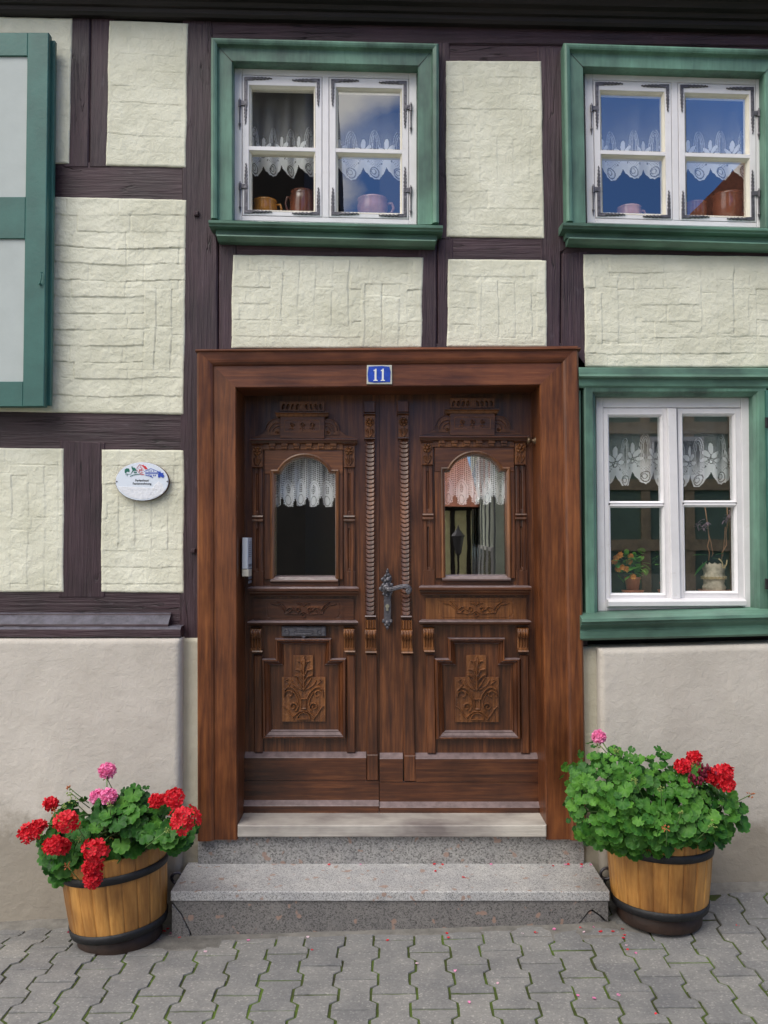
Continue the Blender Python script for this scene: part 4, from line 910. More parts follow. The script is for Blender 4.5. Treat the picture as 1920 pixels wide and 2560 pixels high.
sh, sx0, sx1 = shutter([D(-150, 70), D(105, 74), D(105, 878), D(-150, 878)], [D(0, 120)[1], D(0, 425)[1], D(0, 515)[1], D(0, 824)[1]], 3.545, True)
mb = MB(); a = W(Z1(280, 1885), 3.54)
mb.tube([W(Z1(298, 1885), 3.535), W(Z1(280, 1883), 3.530), W(Z1(286, 1900), 3.530), W(Z1(282, 1930), 3.530), W(Z1(276, 1955), 3.532), W(Z1(268, 1965), 3.536)], .0028, 6); mb.blob(W(Z1(276, 1962), 3.54), .006); mb.done('hook', M_green2, sh)
shutter([Z4(1466, 270), Z4(2100, 270), Z4(2100, 1850), Z4(1466, 1850)], [Z4(0, 450)[1], Z4(0, 980)[1], Z4(0, 1130)[1], Z4(0, 1700)[1]], 3.57, False)
sh2 = bpy.data.objects['shutter.001'] if 'shutter.001' in bpy.data.objects else sh
for y in (500, 1645):
    w = W(Z4(1478, y), 3.565); MB().box(w.x - .012, w.x + .10, 3.562, 3.572, w.z - .022, w.z + .022, .002).done('hinge', M_black, sh2)
# ================================================================== SMALL THINGS ON THE HOUSE
# number plate
c = [XZ(D(*p), 3.588) for p in ((792.5, 789), (846.5, 789), (847, 830), (792, 830))]
np_ = thing('house_number_plate', ((c[0][0] + c[1][0]) / 2, 3.59, c[2][1]), 'small blue enamel plate with white number 11 on the door lintel', 'house number')
MB().prism(c, 3.584, 3.5925, .001).done('plate', paint('enamel_edge', (.50, .50, .44), .4, .1, .1), np_)
zz = lambda x, y: (c[0][0] + (c[1][0] - c[0][0]) * x, c[0][1] + (c[3][1] - c[0][1]) * y)
M_blue = paint('blue_enamel', (.022, .065, .42), .3, .2, .05, 60, (.35, .38, .45)); M_ew = plain('white_enamel', (.78, .78, .76), .35)
MB().prism([zz(.07, .08), zz(.60, .05), zz(.90, .09), zz(.95, .35), zz(.93, .9), zz(.3, .93), zz(.06, .88), zz(.03, .5)], 3.5825, 3.586, .0006).done('blue_field', M_blue, np_)
mb = MB()
for ox in (.27, .56):
    mb.prism([zz(ox + .00, .27), zz(ox + .05, .25), zz(ox + .075, .20), zz(ox + .115, .20), zz(ox + .115, .78), zz(ox + .165, .80), zz(ox + .165, .84), zz(ox - .01, .84), zz(ox - .01, .80), zz(ox + .04, .78), zz(ox + .04, .31), zz(ox, .33)], 3.5805, 3.584)
mb.done('digits', M_ew, np_)
# oval plaque
e0 = W(B4(830, 620), 3.60); pq = thing('oval_plaque', (e0.x, 3.63, e0.z), 'white oval enamel plaque reading Ferienhaus/Ferienwohnung on the cream panel', 'sign')
ov = lambda k: [XZ(B4(830 + 655 * k * math.cos(a), 622 + 475 * k * math.sin(a)), 3.612) for a in np.linspace(0, 2 * math.pi, 64, endpoint=False)]
mb = MB(); mb.prism(ov(1.0), 3.6145, 3.63, .001); mb.done('rim', paint('rusty_edge', (.10, .045, .025), .7, .3, .3, 30), pq)
mb = MB(); mb.prism(ov(.985), 3.611, 3.617, .0015); mb.done('face', plain('plaque_enamel', (.70, .75, .84), .25), pq)
def art(name, polys, col, y=3.6100):
    mb = MB()
    for i, p in enumerate(polys): mb.prism(P(B4, 3.611, *p), y - .0001 * i, 3.6115)
    mb.done(name, plain('ink_' + name, col, .5), pq)
def circ(x, y, r, n=12, k=1): return [(x + r * math.cos(a), y + r * k * math.sin(a)) for a in np.linspace(0, 2 * math.pi, n, endpoint=False)]
def line(pl, w):
    out = []; n = len(pl); L1 = []; R1 = []
    for i in range(n):
        a = pl[max(0, i - 1)]; b = pl[min(n - 1, i + 1)]; dx, dy = b[0] - a[0], b[1] - a[1]; l = math.hypot(dx, dy); nx, ny = -dy / l * w / 2, dx / l * w / 2
        L1.append((pl[i][0] + nx, pl[i][1] + ny)); R1.append((pl[i][0] - nx, pl[i][1] - ny))
    return L1 + R1[::-1]
art('green_tree_and_house', [[(405, 390), (410, 330), (450, 298), (510, 305), (530, 350), (520, 400), (480, 380), (440, 395), (460, 420), (425, 425)], line([(485, 430), (460, 495)], 9), line([(420, 452), (560, 440)], 6), [(575, 290), (640, 280), (665, 300), (705, 350), (690, 360), (630, 362), (555, 440), (600, 350)], circ(588, 270, 16), circ(652, 400, 20), circ(688, 396, 16), line([(540, 495), (620, 462), (700, 445), (790, 440)], 13)], (.01, .14, .10))
art('red_house', [[(800, 215), (850, 225), (862, 205), (872, 230), (915, 245), (945, 280), (972, 325), (900, 322), (860, 270)], circ(768, 342, 15), circ(822, 344, 15), circ(788, 272, 10), circ(712, 345, 10), line([(700, 300), (770, 205), (800, 215)], 6), line([(770, 205), (870, 360)], 5), line([(720, 370), (780, 420), (860, 400)], 5), line([(740, 300), (830, 400)], 4), line([(830, 290), (740, 400)], 4), line([(790, 442), (885, 455)], 14)], (.62, .03, .04))
art('blue_house_and_vine', [line([(885, 380), (1045, 305), (1240, 385)], 12), line([(915, 400), (1200, 405)], 11), line([(920, 428), (1195, 432)], 14), line([(1200, 400), (1200, 435)], 9), line([(918, 398), (918, 432)], 9), circ(1000, 368, 12), circ(1052, 365, 14), circ(1110, 368, 12), circ(1000, 460, 12), circ(1050, 485, 18), circ(1112, 475, 15), circ(1155, 475, 13), line([(910, 460), (1010, 485), (1095, 525)], 12), [(1190, 380), (1250, 395), (1270, 360), (1285, 400), (1320, 420), (1350, 405), (1345, 450), (1375, 480), (1355, 530), (1310, 520), (1290, 495), (1260, 530), (1220, 520), (1225, 470), (1215, 430), (1245, 420)]], (.015, .06, .42))
def text(body, x, y, size, parent, mat, ref=3.6100):
    cu = bpy.data.curves.new('t', 'FONT'); cu.body = body; cu.size = size; cu.extrude = .0003; cu.align_x = 'CENTER'; cu.resolution_u = 3; cu.offset = size * .012
    o = bpy.data.objects.new('t', cu); COL.objects.link(o); dg = bpy.context.evaluated_depsgraph_get(); me = bpy.data.meshes.new_from_object(o.evaluated_get(dg))
    bpy.data.objects.remove(o); w = W(B4(x, y), ref); r = ROOT[parent.name]
    me.transform(Matrix.Translation((w.x - r[0], ref - r[1], w.z - r[2])) @ Matrix.Rotation(math.radians(90), 4, 'X')); me.materials.clear(); me.materials.append(mat)
    t = bpy.data.objects.new('lettering', me); COL.objects.link(t); t.parent = parent
M_ink = plain('black_ink', (.02, .022, .03), .6)
text('Ferienhaus/', 830, 618, .0128, pq, M_ink); text('Ferienwohnung', 828, 696, .0128, pq, M_ink)
mb = MB()
for x in (212, 1448): mb.blob(W(B4(x, 620), 3.61), .0035, 8, 6, 1, .6, 1)
mb.done('screws', M_iron, pq)
MB().prism(P(B4, 3.6105, (250, 745), (620, 752), (1080, 780), (1160, 680), (1230, 620), (1330, 690), (1360, 790), (1400, 800), (1330, 920), (1120, 1020), (830, 1060), (560, 1015), (330, 880)), 3.6102, 3.612, .0008).done('blank_sticker', paint('sticker', (.74, .75, .80), .35, .04, .8, 25), pq)
# intercom on the left reveal
xi = path[0][0]
a = W(Z5(112, 1490), 3.66); b = W(Z5(118, 1780), 3.66)
ic = thing('door_intercom', (xi, 3.70, b.z), 'white and grey intercom on the left side of the door recess', 'intercom')
mb = MB(); mb.prism([(xi + .001, a.z), (xi + .026, a.z), (xi + .026, b.z), (xi + .001, b.z)], 3.66, 3.775, .003); mb.done('housing', plain('pale_plastic', (.62, .66, .72), .4), ic)
mb = MB()
for k in range(8): z = a.z - .018 - k * .009; mb.box(xi + .0255, xi + .0275, 3.685, 3.755, z - .0025, z)
for k in range(5): z = a.z - .115 - k * .018; mb.box(xi + .0255, xi + .0275, 3.68, 3.76, z - .012, z)
mb.done('grille', plain('grey_plastic', (.16, .18, .22), .5), ic)
c1 = W(Z5(118, 1785), 3.66); c2 = W(Z5(120, 1850), 3.66)
mb = MB(); mb.box(xi + .001, xi + .030, 3.66, 3.745, c2.z, c1.z, .003)
tag(mb.done('bell_push', plain('cream_plastic', (.66, .62, .52), .4), ic))
# brass knob on the right reveal
w = W(Z6(1318, 560), 3.72); xk = path[3][0] - .0
t_ = (w.z - path[3][1]) / (path[2][1] - path[3][1]); xk = path[3][0] + (path[2][0] - path[3][0]) * t_
kb_ = thing('bell_knob', (xk, 3.72, w.z), 'small brass knob on the right side of the door recess', 'knob')
mb = MB(); mb.lathe([(0.017, 0), (.017, .004), (.010, .007), (.008, .018), (.014, .022), (.017, .028), (.014, .035), (0, .037)], (xk, 3.72, w.z), 20, Matrix.Rotation(math.radians(-90), 3, 'Y')); mb.done('knob', plain('aged_brass', (.16, .11, .07), .45, .8), kb_, smooth=True)
# ================================================================== STEPS
zs_top = W(B5(800, 242), 3.33).z
st = thing('entrance_step', (.02, 3.48, 0), 'grey granite doorstep with a cracked front riser', 'step')
x0, x1 = XZ(B5(38, 242), 3.33)[0], XZ(B5(1608, 245), 3.33)[0]
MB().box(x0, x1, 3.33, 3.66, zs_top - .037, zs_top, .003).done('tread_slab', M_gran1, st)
Rz = lambda *l: [XZ(B5(*q), 3.337) for q in l]
mb = MB(); zb = -.06; t = zs_top - .0375
pL = Rz((50, 290), (75, 320), (92, 355), (108, 388)); pR = Rz((1490, 368), (1512, 340), (1535, 312), (1545, 308)); pR2 = Rz((1545, 308), (1575, 330), (1605, 360))
g = .0019
mb.prism([(x0 + .004, t)] + [(x1 - .004, t), (x1 - .004, pR2[-1][1] + .008), (pR2[1][0] + g, pR2[1][1] + g), (pR[3][0] + g, pR[3][1] + g), (pR[2][0] - g, pR[2][1] + g), (pR[1][0] - g, pR[1][1]), (pR[0][0] - g, pR[0][1]), (pR[0][0] - .02, zb), (pL[3][0] + .02, zb), (pL[3][0] + g, pL[3][1]), (pL[2][0] + g, pL[2][1]), (pL[1][0] + g, pL[1][1]), (pL[0][0] + g, pL[0][1] + g), (x0 + .004, pL[0][1] + .012)], 3.337, 3.60, .0015)
mb.prism([(x0 + .004, pL[0][1] + .006), (pL[0][0] - g, pL[0][1] - g), (pL[1][0] - g, pL[1][1]), (pL[2][0] - g, pL[2][1]), (pL[3][0] - g, pL[3][1]), (pL[3][0] - g, zb), (x0 + .004, zb)], 3.334, 3.60, .002)
mb.prism([(pR[3][0], pR[3][1] - .006), (pR2[1][0] - g, pR2[1][1] - g), (x1 - .006, pR2[-1][1] - .002), (x1 - .006, zb), (pR[0][0] + .004, zb), (pR[0][0] + g, pR[0][1]), (pR[1][0] + g, pR[1][1] - .003), (pR[2][0] + .002, pR[2][1] - .006)], 3.343, 3.60, .002)
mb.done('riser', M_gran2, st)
ux0, ux1 = XZ(B5(140, 60), 3.64)[0], XZ(B5(1512, 60), 3.64)[0]
zth = W(Z7(800, 2140), 3.60).z; zf = W(D(800, 1806), 3.60).z
up = thing('upper_step', (.02, 3.7, zs_top), 'speckled granite block under the door threshold', 'step')
MB().box(ux0, ux1, 3.612, 3.86, zs_top - .03, zf - .001, .003).done('stone', M_gran3, up)
th = MB(); th.prism([(path[0][0] + .001, zf), (path[3][0] - .001, zf), (path[3][0] - .001, zth), (path[0][0] + .001, zth)], 3.585, 3.86, .004)
M_thr = wood('worn_white_threshold', (.35, .338, .32), (.385, .372, .355), (.41, .397, .38), 'x', .6, .5, 0, (.31, .295, .27), 30)
tag(th.done('door_threshold', M_thr, house))
# dark iron rings beside the step
for s_, nm in ((B1(1410, 1070), 'left'), (B2(415, 1240), 'right')):
    w = W(s_, 3.53); mb = MB()
    mb.tube([w + Vector((.022 * math.cos(a), .004 * math.sin(2 * a), .022 * math.sin(a))) for a in np.linspace(0, 2 * math.pi, 20)], .006, 8)
    mb.tube([w + Vector((0, 0, -.02)), w + Vector((0, .03, -.05)), w + Vector((0, .05, -.11))], .007, 8)
    o = mb.done('iron_ring', M_iron, None, True); tag(o, 'rusty iron ring behind the %s end of the doorstep' % nm, 'iron ring')
# ================================================================== GROUND
def gz(x, y):
    """paving height: rises gently to the right, more so along the wall"""
    k = np.clip((np.asarray(y, float) - 3.0) / .5, 0, 1); return np.asarray(x, float) * (.014 + .038 * k * k)
mb = MB()
gx = np.concatenate([np.linspace(-40, -5, 8), np.linspace(-4.5, 4.5, 37), np.linspace(5, 40, 8)]); gy = np.concatenate([np.linspace(12, 4, 4), np.linspace(3.7, -.4, 42), [-2.5]])
X, Y = np.meshgrid(gx, gy); Pt = np.dstack([X, Y, gz(np.clip(X, -5, 5), Y) - .0042 + .003 * (fbm(X * 9, Y * 9, 77, 3) - .5)])
mb.grid(Pt); tag(mb.done('ground', M_moss), kind='structure')
mb = MB(); X, Y = np.meshgrid(np.linspace(-60, 60, 13), [-2.5, -12, -60]); mb.grid(np.dstack([X, Y, X * 0 - .02])); tag(mb.done('street', paint('street_cobbles', (.16, .155, .15), .85, .3, 1, 8)), kind='structure')
# interlocking bone-shaped pavers
PW, PL = .131, .190
def trap(l): a = abs(l); return .0115 if a > .058 else (-.0115 if a < .040 else -.0115 + .023 * (a - .040) / .018)
mb = MB(); lay = mb.bm.verts.layers.float_color.new('dens'); rot = math.radians(-.6)
for i in range(-30, 31):
    for j in range(-2, 21):
        cx = i * PW + .038; cy = 3.358 - j * PL - (i % 2) * PL / 2 + random.uniform(-.002, .002)
        if cy > 3.75 or cy < -.4: continue
        ls = [-.095, -.058, -.040, .040, .058, .095]; gp = random.uniform(.0020, .0034) + .0014 * max(0, 3.2 - cy); ge = random.uniform(.0022, .0034)
        out = [(PW / 2 + trap(l) - gp, l + (ge if l < -.09 else -ge if l > .09 else 0)) for l in ls]
        poly = out + [(-x, y) for x, y in reversed(out)]
        fine = cy > .9
        if fine:       # rounded, slightly worn outline
            q = []
            for k in range(len(poly)):
                a, b = Vector(poly[k]), Vector(poly[(k + 1) % len(poly)]); n = max(1, int((b - a).length / .022))
                for m in range(n): q.append(a.lerp(b, m / n) + Vector((random.gauss(0, .0007), random.gauss(0, .0007))))
            poly = [(v.x, v.y) for v in q]
        dz = random.gauss(0, .0012); tx, ty = random.gauss(0, .006), random.gauss(0, .006); tint = min(1, max(0, random.gauss(.5, .22))); ar = random.gauss(0, .004)
        def V(x, y, z):
            xx = cx + x * math.cos(ar) - y * math.sin(ar); yy = cy + y * math.cos(ar) + x * math.sin(ar)
            X_ = xx * math.cos(rot) - (yy - 3.3) * math.sin(rot); Y_ = 3.3 + (yy - 3.3) * math.cos(rot) + xx * math.sin(rot)
            v = mb.bm.verts.new((X_, Y_, float(gz(X_, Y_)) + z + dz + tx * x + ty * y)); v[lay] = (tint,) * 3 + (1,); return v
        ins = offs(poly, .0024) if area2(poly) > 0 else offs(poly, -.0024)
        ins2 = offs(poly, .0012) if area2(poly) > 0 else offs(poly, -.0012)
        r0 = [V(x, y, .0) for x, y in ins]; r1 = [V(x, y, -.0022) for x, y in ins2]; r2 = [V(x, y, -.016) for x, y in poly]
        mb.face(r0)
        for a, b in ((r0, r1), (r1, r2)):
            for k in range(len(a)): k2 = (k + 1) % len(a); mb.face([a[k], a[k2], b[k2], b[k]])
tag(mb.done('pavement', M_paver), kind='structure')
# cement fillets along the walls
def fillet(x0, x1, y0, y1, seed, h=.006):
    n = int(abs(x1 - x0) / .015); S, T = np.meshgrid(np.linspace(0, 1, n + 1), np.linspace(0, 1, 9)); X = x0 + (x1 - x0) * S
    wv = .03 * (fbm(X * 7, X * 0, seed, 4) - .4); Y = y1 + (y0 + wv - y1) * T
    Z = gz(X, Y) + h * (1 - T ** 1.5) * (.7 + .6 * fbm(X * 9, Y * 14, seed + 2, 3)) - .001 - .009 * (T > .97)
    MB().grid(np.dstack([X, Y, Z])).done('mortar_edge', paint('mortar', (.17, .16, .145), .9, .25, 1, 16), None, True)
    tag(bpy.data.objects['mortar_edge'] if 'mortar_edge' in bpy.data.objects else None, kind='structure')
for k, a in enumerate(((-4.5, -.86, 3.49, 3.58, 3, .022), (.90, 4.5, 3.50, 3.58, 4, .022), (-.86, .90, 3.295, 3.345, 6, .006), (-1.02, -.62, 3.20, 3.32, 9, .004), (.60, 1.0, 3.22, 3.33, 12, .003))): fillet(*a)
for o in bpy.data.objects:
    if o.name.startswith('mortar_edge'): o['kind'] = 'structure'
# ================================================================== TUBS
def tub(name, loc, rot, label, k=1.0):
    t = thing(name, loc, label, 'planter', 'half-barrel planters beside the door', rot)
    ns = 22; mb = MB(); prof = [(.150, .058), (.183, .060), (.188, .10), (.197, .19), (.203, .28), (.2065, .36), (.207, .372), (.190, .372), (.188, .33), (0, .33)]
    mb.lathe([(r * k, z * k) for r, z in prof], n=ns * 12)
    for v in mb.bm.verts:
        r = math.hypot(v.co.x, v.co.y)
        if r > .17 * k:
            a = (math.atan2(v.co.y, v.co.x) / (2 * math.pi) * ns) % 1; e = min(a, 1 - a)
            f = (r - .0035 * max(0, 1 - e * 9)) / r; v.co.x *= f; v.co.y *= f
    lay = mb.bm.verts.layers.float_color.new('dens'); tv = [random.random() for _ in range(ns + 1)]
    for v in mb.bm.verts: q = tv[int(((math.atan2(v.co.y, v.co.x) / (2 * math.pi) + 1.0005) * ns) % ns)]; v[lay] = (q, q, q, 1)
    mb.done('staves', M_oak, t, local=True)
    for z0, z1, nm in ((.283, .313, 'hoop'), (.060, .092, 'hoop')):
        rr = lambda z: float(np.interp(z, (.047, .10, .19, .28, .36), (.180, .188, .197, .203, .2065))) * k + .0035
        mb = MB(); mb.lathe([(rr(z0) - .004, z0 * k), (rr(z0) + .001, z0 * k), (rr((z0 + z1) / 2) + .0025, (z0 + z1) / 2 * k), (rr(z1) + .001, z1 * k), (rr(z1) - .004, z1 * k)], n=64)
        mb.done(nm, M_black, t, True, local=True)
    mb = MB(); mb.lathe([(0, 0), (.160 * k, 0), (.163 * k, .004), (.166 * k, .07 * k), (.10 * k, .072 * k)], n=56); mb.done('base_ring', M_base, t, True, local=True)
    mb = MB(); mb.lathe([(.187 * k, .335 * k), (.1 * k, .342 * k), (0, .345 * k)], n=30); mb.done('soil', M_soil, t, local=True)
    return t
tL = Vector((-1.022, 3.345, float(gz(-1.02, 3.34)) - .002)); tR = Vector((1.079, 3.375, float(gz(1.08, 3.375)) - .003))
tub('half_barrel_planter', tL, (math.radians(-1), math.radians(-5.5), 0), 'oak half-barrel planter leaning left of the doorstep, with red and pink geraniums', .97)
tub('half_barrel_planter', tR, (0, math.radians(1.0), math.radians(50)), 'oak half-barrel planter right of the doorstep under the big leafy geranium', .98)
# ================================================================== GERANIUMS
def add_leaf(mb, lay, c, nrm, down, r, tint):
    nrm = nrm.normalized(); t = (down - nrm * down.dot(nrm)); t = t.normalized() if t.length > 1e-4 else nrm.orthogonal().normalized(); b = nrm.cross(t)
    n = 26; cup = random.uniform(.05, .32); ph = random.uniform(0, 6.3); fold = random.uniform(0, .25)
    def V(a, rad, h, tn):
        p = c + (t * math.cos(a) + b * math.sin(a)) * rad + nrm * h; v = mb.bm.verts.new(p); v[lay] = (tn, tn, tn, 1); return v
    cen = V(0, 0, -.02 * r, min(1, tint + .18)); rings = []
    for fr, tn in ((.45, tint + .06), (.78, tint - .10), (1.0, tint + .12)):
        ring = []
        for k in range(n + 1):
            a = math.pi + .20 + (2 * math.pi - .40) * k / n
            lob = abs(math.cos(a * 3.5 + .0)); rad = r * fr * (1 + (.15 * lob - .07) * fr ** 2 + (.035 * math.cos(k * math.pi) if fr == 1 else 0))
            if fr == 1: rad *= 1 - .28 * math.exp(-min(k, n - k) ** 2 / 2.0)
            h = cup * r * fr ** 2 * .6 + (.085 * r * math.sin(a * 7 + ph) + .075 * r * math.sin(a * 3 + ph * 2)) * fr ** 2 - fold * r * abs(math.sin(a)) * fr
            ring.append(V(a, rad, h, max(0, min(1, tn))))
        rings.append(ring)
    for k in range(n): mb.face([cen, rings[0][k], rings[0][k + 1]])
    for a, b2 in zip(rings, rings[1:]):
        for k in range(n): mb.face([a[k], b2[k], b2[k + 1], a[k + 1]])
def add_head(mb, lay, c, r, k=1.0, flat=1.0, nfl=None):
    """umbel of five-petalled florets on a ball"""
    c = Vector(c); n = nfl or int(10 + 300 * r); g = 2.399963
    for i in range(n):
        z = 1 - 1.55 * (i + .5) / n; rho = math.sqrt(max(0, 1 - z * z)); a = g * i + random.uniform(-.2, .2)
        d = Vector((rho * math.cos(a), -z if False else rho * math.sin(a), z)); d = (Matrix.Rotation(math.radians(38), 3, 'X') @ d).normalized()
        p = c + Vector((d.x, d.y, d.z * flat)) * r * random.uniform(.62, 1.06); t = d.orthogonal().normalized(); b = d.cross(t); fr = random.uniform(.0145, .0205) * k
        ph = random.uniform(0, 6)
        for q in range(5):
            an = ph + q * 1.2566; u = t * math.cos(an) + b * math.sin(an); w = d.cross(u); tn = random.uniform(.15, 1)
            pl = [(0, 0, 0), (.45, -.30, .10), (.85, -.42, .20), (1.08, -.14, .14), (1.05, .16, .30), (.85, .42, .16), (.45, .30, .12)]
            vs = []
            for x, y, h in pl:
                v = mb.bm.verts.new(p + u * x * fr + w * y * fr + d * (h + random.uniform(-.08, .12)) * fr); tt = tn * (.5 + .5 * x); v[lay] = (tt,) * 3 + (1,); vs.append(v)
            mid = mb.bm.verts.new(p + u * .6 * fr + d * -.02 * fr); mid[lay] = (tn * .6,) * 3 + (1,)
            for m in range(len(vs)): mb.face([vs[m], vs[(m + 1) % len(vs)], mid])
def plant(name, loc, label, group, R, sil, yc, dep, nleaf, rl, heads, buds, tfun, seed, core, zbot):
    random.seed(seed); t = thing(name, loc, label, 'plant', group)
    S = [XZ(R(*p), yc - dep * .45) for p in sil]; xs_ = [p[0] for p in S]; zs_ = [p[1] for p in S]
    cx, cz_ = sum(xs_) / len(S), sum(zs_) / len(S); mb = MB(); lay = mb.bm.verts.layers.float_color.new('dens')
    sx = np.array(xs_ + [xs_[0]]); sz = np.array(zs_ + [zs_[0]]); edge = list(zip(sx, sz)); k = 0; pts_ = []; tries = 0
    maxd = .5 * min(max(xs_) - min(xs_), max(zs_) - min(zs_))
    HP = [(*W(R(h[0], h[1]), h[4] if len(h) > 4 else yc), h[2]) for h in heads if h[3] != 'wilt']
    while k < nleaf and tries < nleaf * 60:
        tries += 1; x, z = random.uniform(min(xs_), max(xs_)), random.uniform(min(zs_), max(zs_))
        if not inpoly(np.array([x]), np.array([z]), S)[0]: continue
        if any((x - h_[0]) ** 2 + (z - h_[2]) ** 2 < (h_[3] * 1.05 + .010) ** 2 for h_ in HP): continue
        d = dist_poly(np.array([x]), np.array([z]), edge)[0]; m = min(1, d / maxd); prof = math.sqrt(max(0, 1 - (1 - m) ** 2))
        layer = random.random(); front = layer < .82
        rr = rl * random.choice((.55, .75, .9, 1, 1.2)) * random.uniform(.85, 1.1)
        if d < rr * .45: continue
        inner = random.random() < .42;
        if not front and d < rr * 1.6: continue
        y = 0; y = yc + (-1 if front else 1) * dep * prof * (random.uniform(.35, .8) if inner else random.uniform(.88, 1.05))
        y = min(y, 3.535)
        p = Vector((x, y, z))
        if front and not inner:
            if any((p - q).length < rr * .78 for q in pts_[-600:]) and random.random() < .93: continue
            pts_.append(p)
        ang = Vector((x - cx, 0, z - cz_)); out = ang.normalized() * (1 - prof) * .9 + Vector((0, (-1 if front else 1) * (prof + .25), 0))
        nrm = out.normalized() * .85 + Vector((0, 0, .55)) + Vector((random.gauss(0, .38), random.gauss(0, .22), random.gauss(0, .36)))
        dn = Vector((ang.x * 1.2, -.4 if front else .3, ang.z - .18)) + Vector((random.gauss(0, .08), 0, random.gauss(0, .08)))
        add_leaf(mb, lay, p, nrm, dn, rr * (.8 if inner else 1), max(0, min(1, tfun(x, z) + random.gauss(0, .15) - (.3 if inner else 0)))); k += 1  # inner leaves tinted darker: shade inside the bush put into the colour
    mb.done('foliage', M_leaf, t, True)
    # stems
    mb = MB()
    for i in range(46):
        p = random.choice(pts_) if pts_ else Vector((cx, yc, cz_)); b = Vector(core) + Vector((random.uniform(-.11, .11), random.uniform(-.08, .08), 0)); m = (b + p) / 2 + Vector((0, 0, .04))
        mb.tube([b, b.lerp(m, .6) + Vector((0, 0, .02)), m, p.lerp(m, .15)], [.005, .0042, .003, .0022], 5)
    for hx, hy, hr, kind, *ex in heads:
        p = W(R(hx, hy), ex[0] if ex else yc - dep * .95); b = Vector((cx + (p.x - cx) * .72, yc - .02, min(p.z - .03, cz_ + (p.z - cz_) * .45)))
        mb.tube([b, b.lerp(p, .5) + Vector((0, 0, .012)), p], [.0032, .0026, .0024], 6)
    for bx, by, bs, by_ in buds:
        p = W(R(bx, by), by_); b = p + Vector(((cx - p.x) * .35, .03, -.07)); mb.tube([b, p.lerp(b, .4) + Vector((0, -.003, 0)), p], .0018, 5)
    mb.done('stems', M_stemg, t, True)
    for hx, hy, hr, kind, *ex in heads:
        p = W(R(hx, hy), ex[0] if ex else yc - dep * .95); mb = MB(); lay = mb.bm.verts.layers.float_color.new('dens')
        if kind == 'wilt':
            for i in range(26):
                q = p + Vector((random.gauss(0, hr * .5), random.gauss(0, hr * .3), random.gauss(0, hr * .45)))
                mb.lathe([(0, -.011), (.0045, -.006), (.0052, 0), (.003, .006), (0, .008)], q, 6, Matrix.Rotation(random.gauss(0, .4), 3, 'X'))
            for v in mb.bm.verts: v[lay] = (random.random(),) * 3 + (1,)
            mb.done('wilted_flower_head', M_dred, t, True)
        else:
            add_head(mb, lay, p, hr, 1.0 if kind == 'red' else 1.05, .85); mb.done('flower_head', M_red if kind == 'red' else M_pink, t, False)
    for bx, by, bs, by_ in buds:
        p = W(R(bx, by), by_); mb = MB()
        for i in range(13):
            d = Vector((random.gauss(0, 1), random.gauss(0, 1), random.gauss(-.1, .9))).normalized(); q = p + d * bs * random.uniform(.5, 1)
            mb.lathe([(0, -.0035), (.0024, 0), (.0016, .004), (0, .0065)], q, 5, d.to_track_quat('Z', 'Y').to_matrix())
        mb.done('flower_buds', M_bud if random.random() < .6 else M_bud2, t, True)
    return t
M_bud = plain('green_buds', (.22, .30, .07), .6); M_bud2 = plain('reddish_buds', (.42, .13, .04), .6)
silL = [(275, 740), (330, 640), (430, 590), (440, 540), (540, 490), (640, 470), (720, 450), (800, 425), (890, 395), (930, 350), (1010, 375), (1060, 325), (1150, 360), (1165, 440), (1200, 480), (1300, 480), (1400, 470), (1500, 475), (1560, 560), (1570, 700), (1545, 800), (1470, 860), (1370, 890), (1290, 830), (1190, 850), (1080, 900), (1000, 900), (950, 960), (900, 1020), (850, 1040), (700, 1060), (640, 1110), (540, 1100), (440, 1100), (390, 1050), (320, 980), (310, 880), (285, 800)]
sc_ = Vector((-1.10, 3.34, .36))
hl = [(235, 710, .034, 'red', 3.12), (310, 655, .024, 'red', 3.18), (405, 475, .020, 'red', 3.25), (530, 620, .042, 'red', 3.05), (425, 815, .032, 'red', 3.05), (495, 815, .026, 'red', 3.10), (760, 850, .042, 'red', 3.02), (735, 985, .028, 'red', 3.07), (740, 1080, .030, 'red', 3.075), (1245, 455, .026, 'red', 3.19), (1390, 432, .035, 'red', 3.16), (1470, 605, .054, 'red', 3.08), (855, 212, .026, 'pink', 3.36), (775, 425, .024, 'pink', 3.34), (872, 415, .025, 'pink', 3.2)]
bl_ = [(548, 345, .006, 3.3), (560, 385, .014, 3.3), (590, 455, .018, 3.25), (430, 545, .014, 3.22), (500, 500, .012, 3.22), (880, 485, .012, 3.14), (625, 755, .011, 3.07), (540, 972, .013, 3.07), (1330, 690, .010, 3.08), (850, 265, .014, 3.355), (620, 660, .012, 3.08)]
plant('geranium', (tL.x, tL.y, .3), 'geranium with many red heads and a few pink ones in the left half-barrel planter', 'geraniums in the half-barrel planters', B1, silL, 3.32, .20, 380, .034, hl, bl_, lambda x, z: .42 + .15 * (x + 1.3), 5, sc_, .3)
silR = [(100, 570), (150, 480), (160, 420), (240, 400), (330, 340), (335, 280), (470, 258), (590, 310), (640, 290), (730, 340), (745, 430), (790, 470), (760, 340), (820, 310), (850, 285), (960, 330), (1050, 345), (1165, 390), (1140, 470), (1200, 560), (1290, 580), (1400, 610), (1440, 690), (1530, 740), (1545, 790), (1490, 790), (1530, 885), (1470, 930), (1420, 850), (1415, 940), (1390, 1010), (1320, 1050), (1240, 1050), (1100, 1095), (1000, 1085), (900, 1140), (780, 1150), (680, 1140), (560, 1125), (480, 1100), (380, 1075), (270, 1055), (200, 960), (128, 900), (150, 830), (115, 720), (110, 620)]
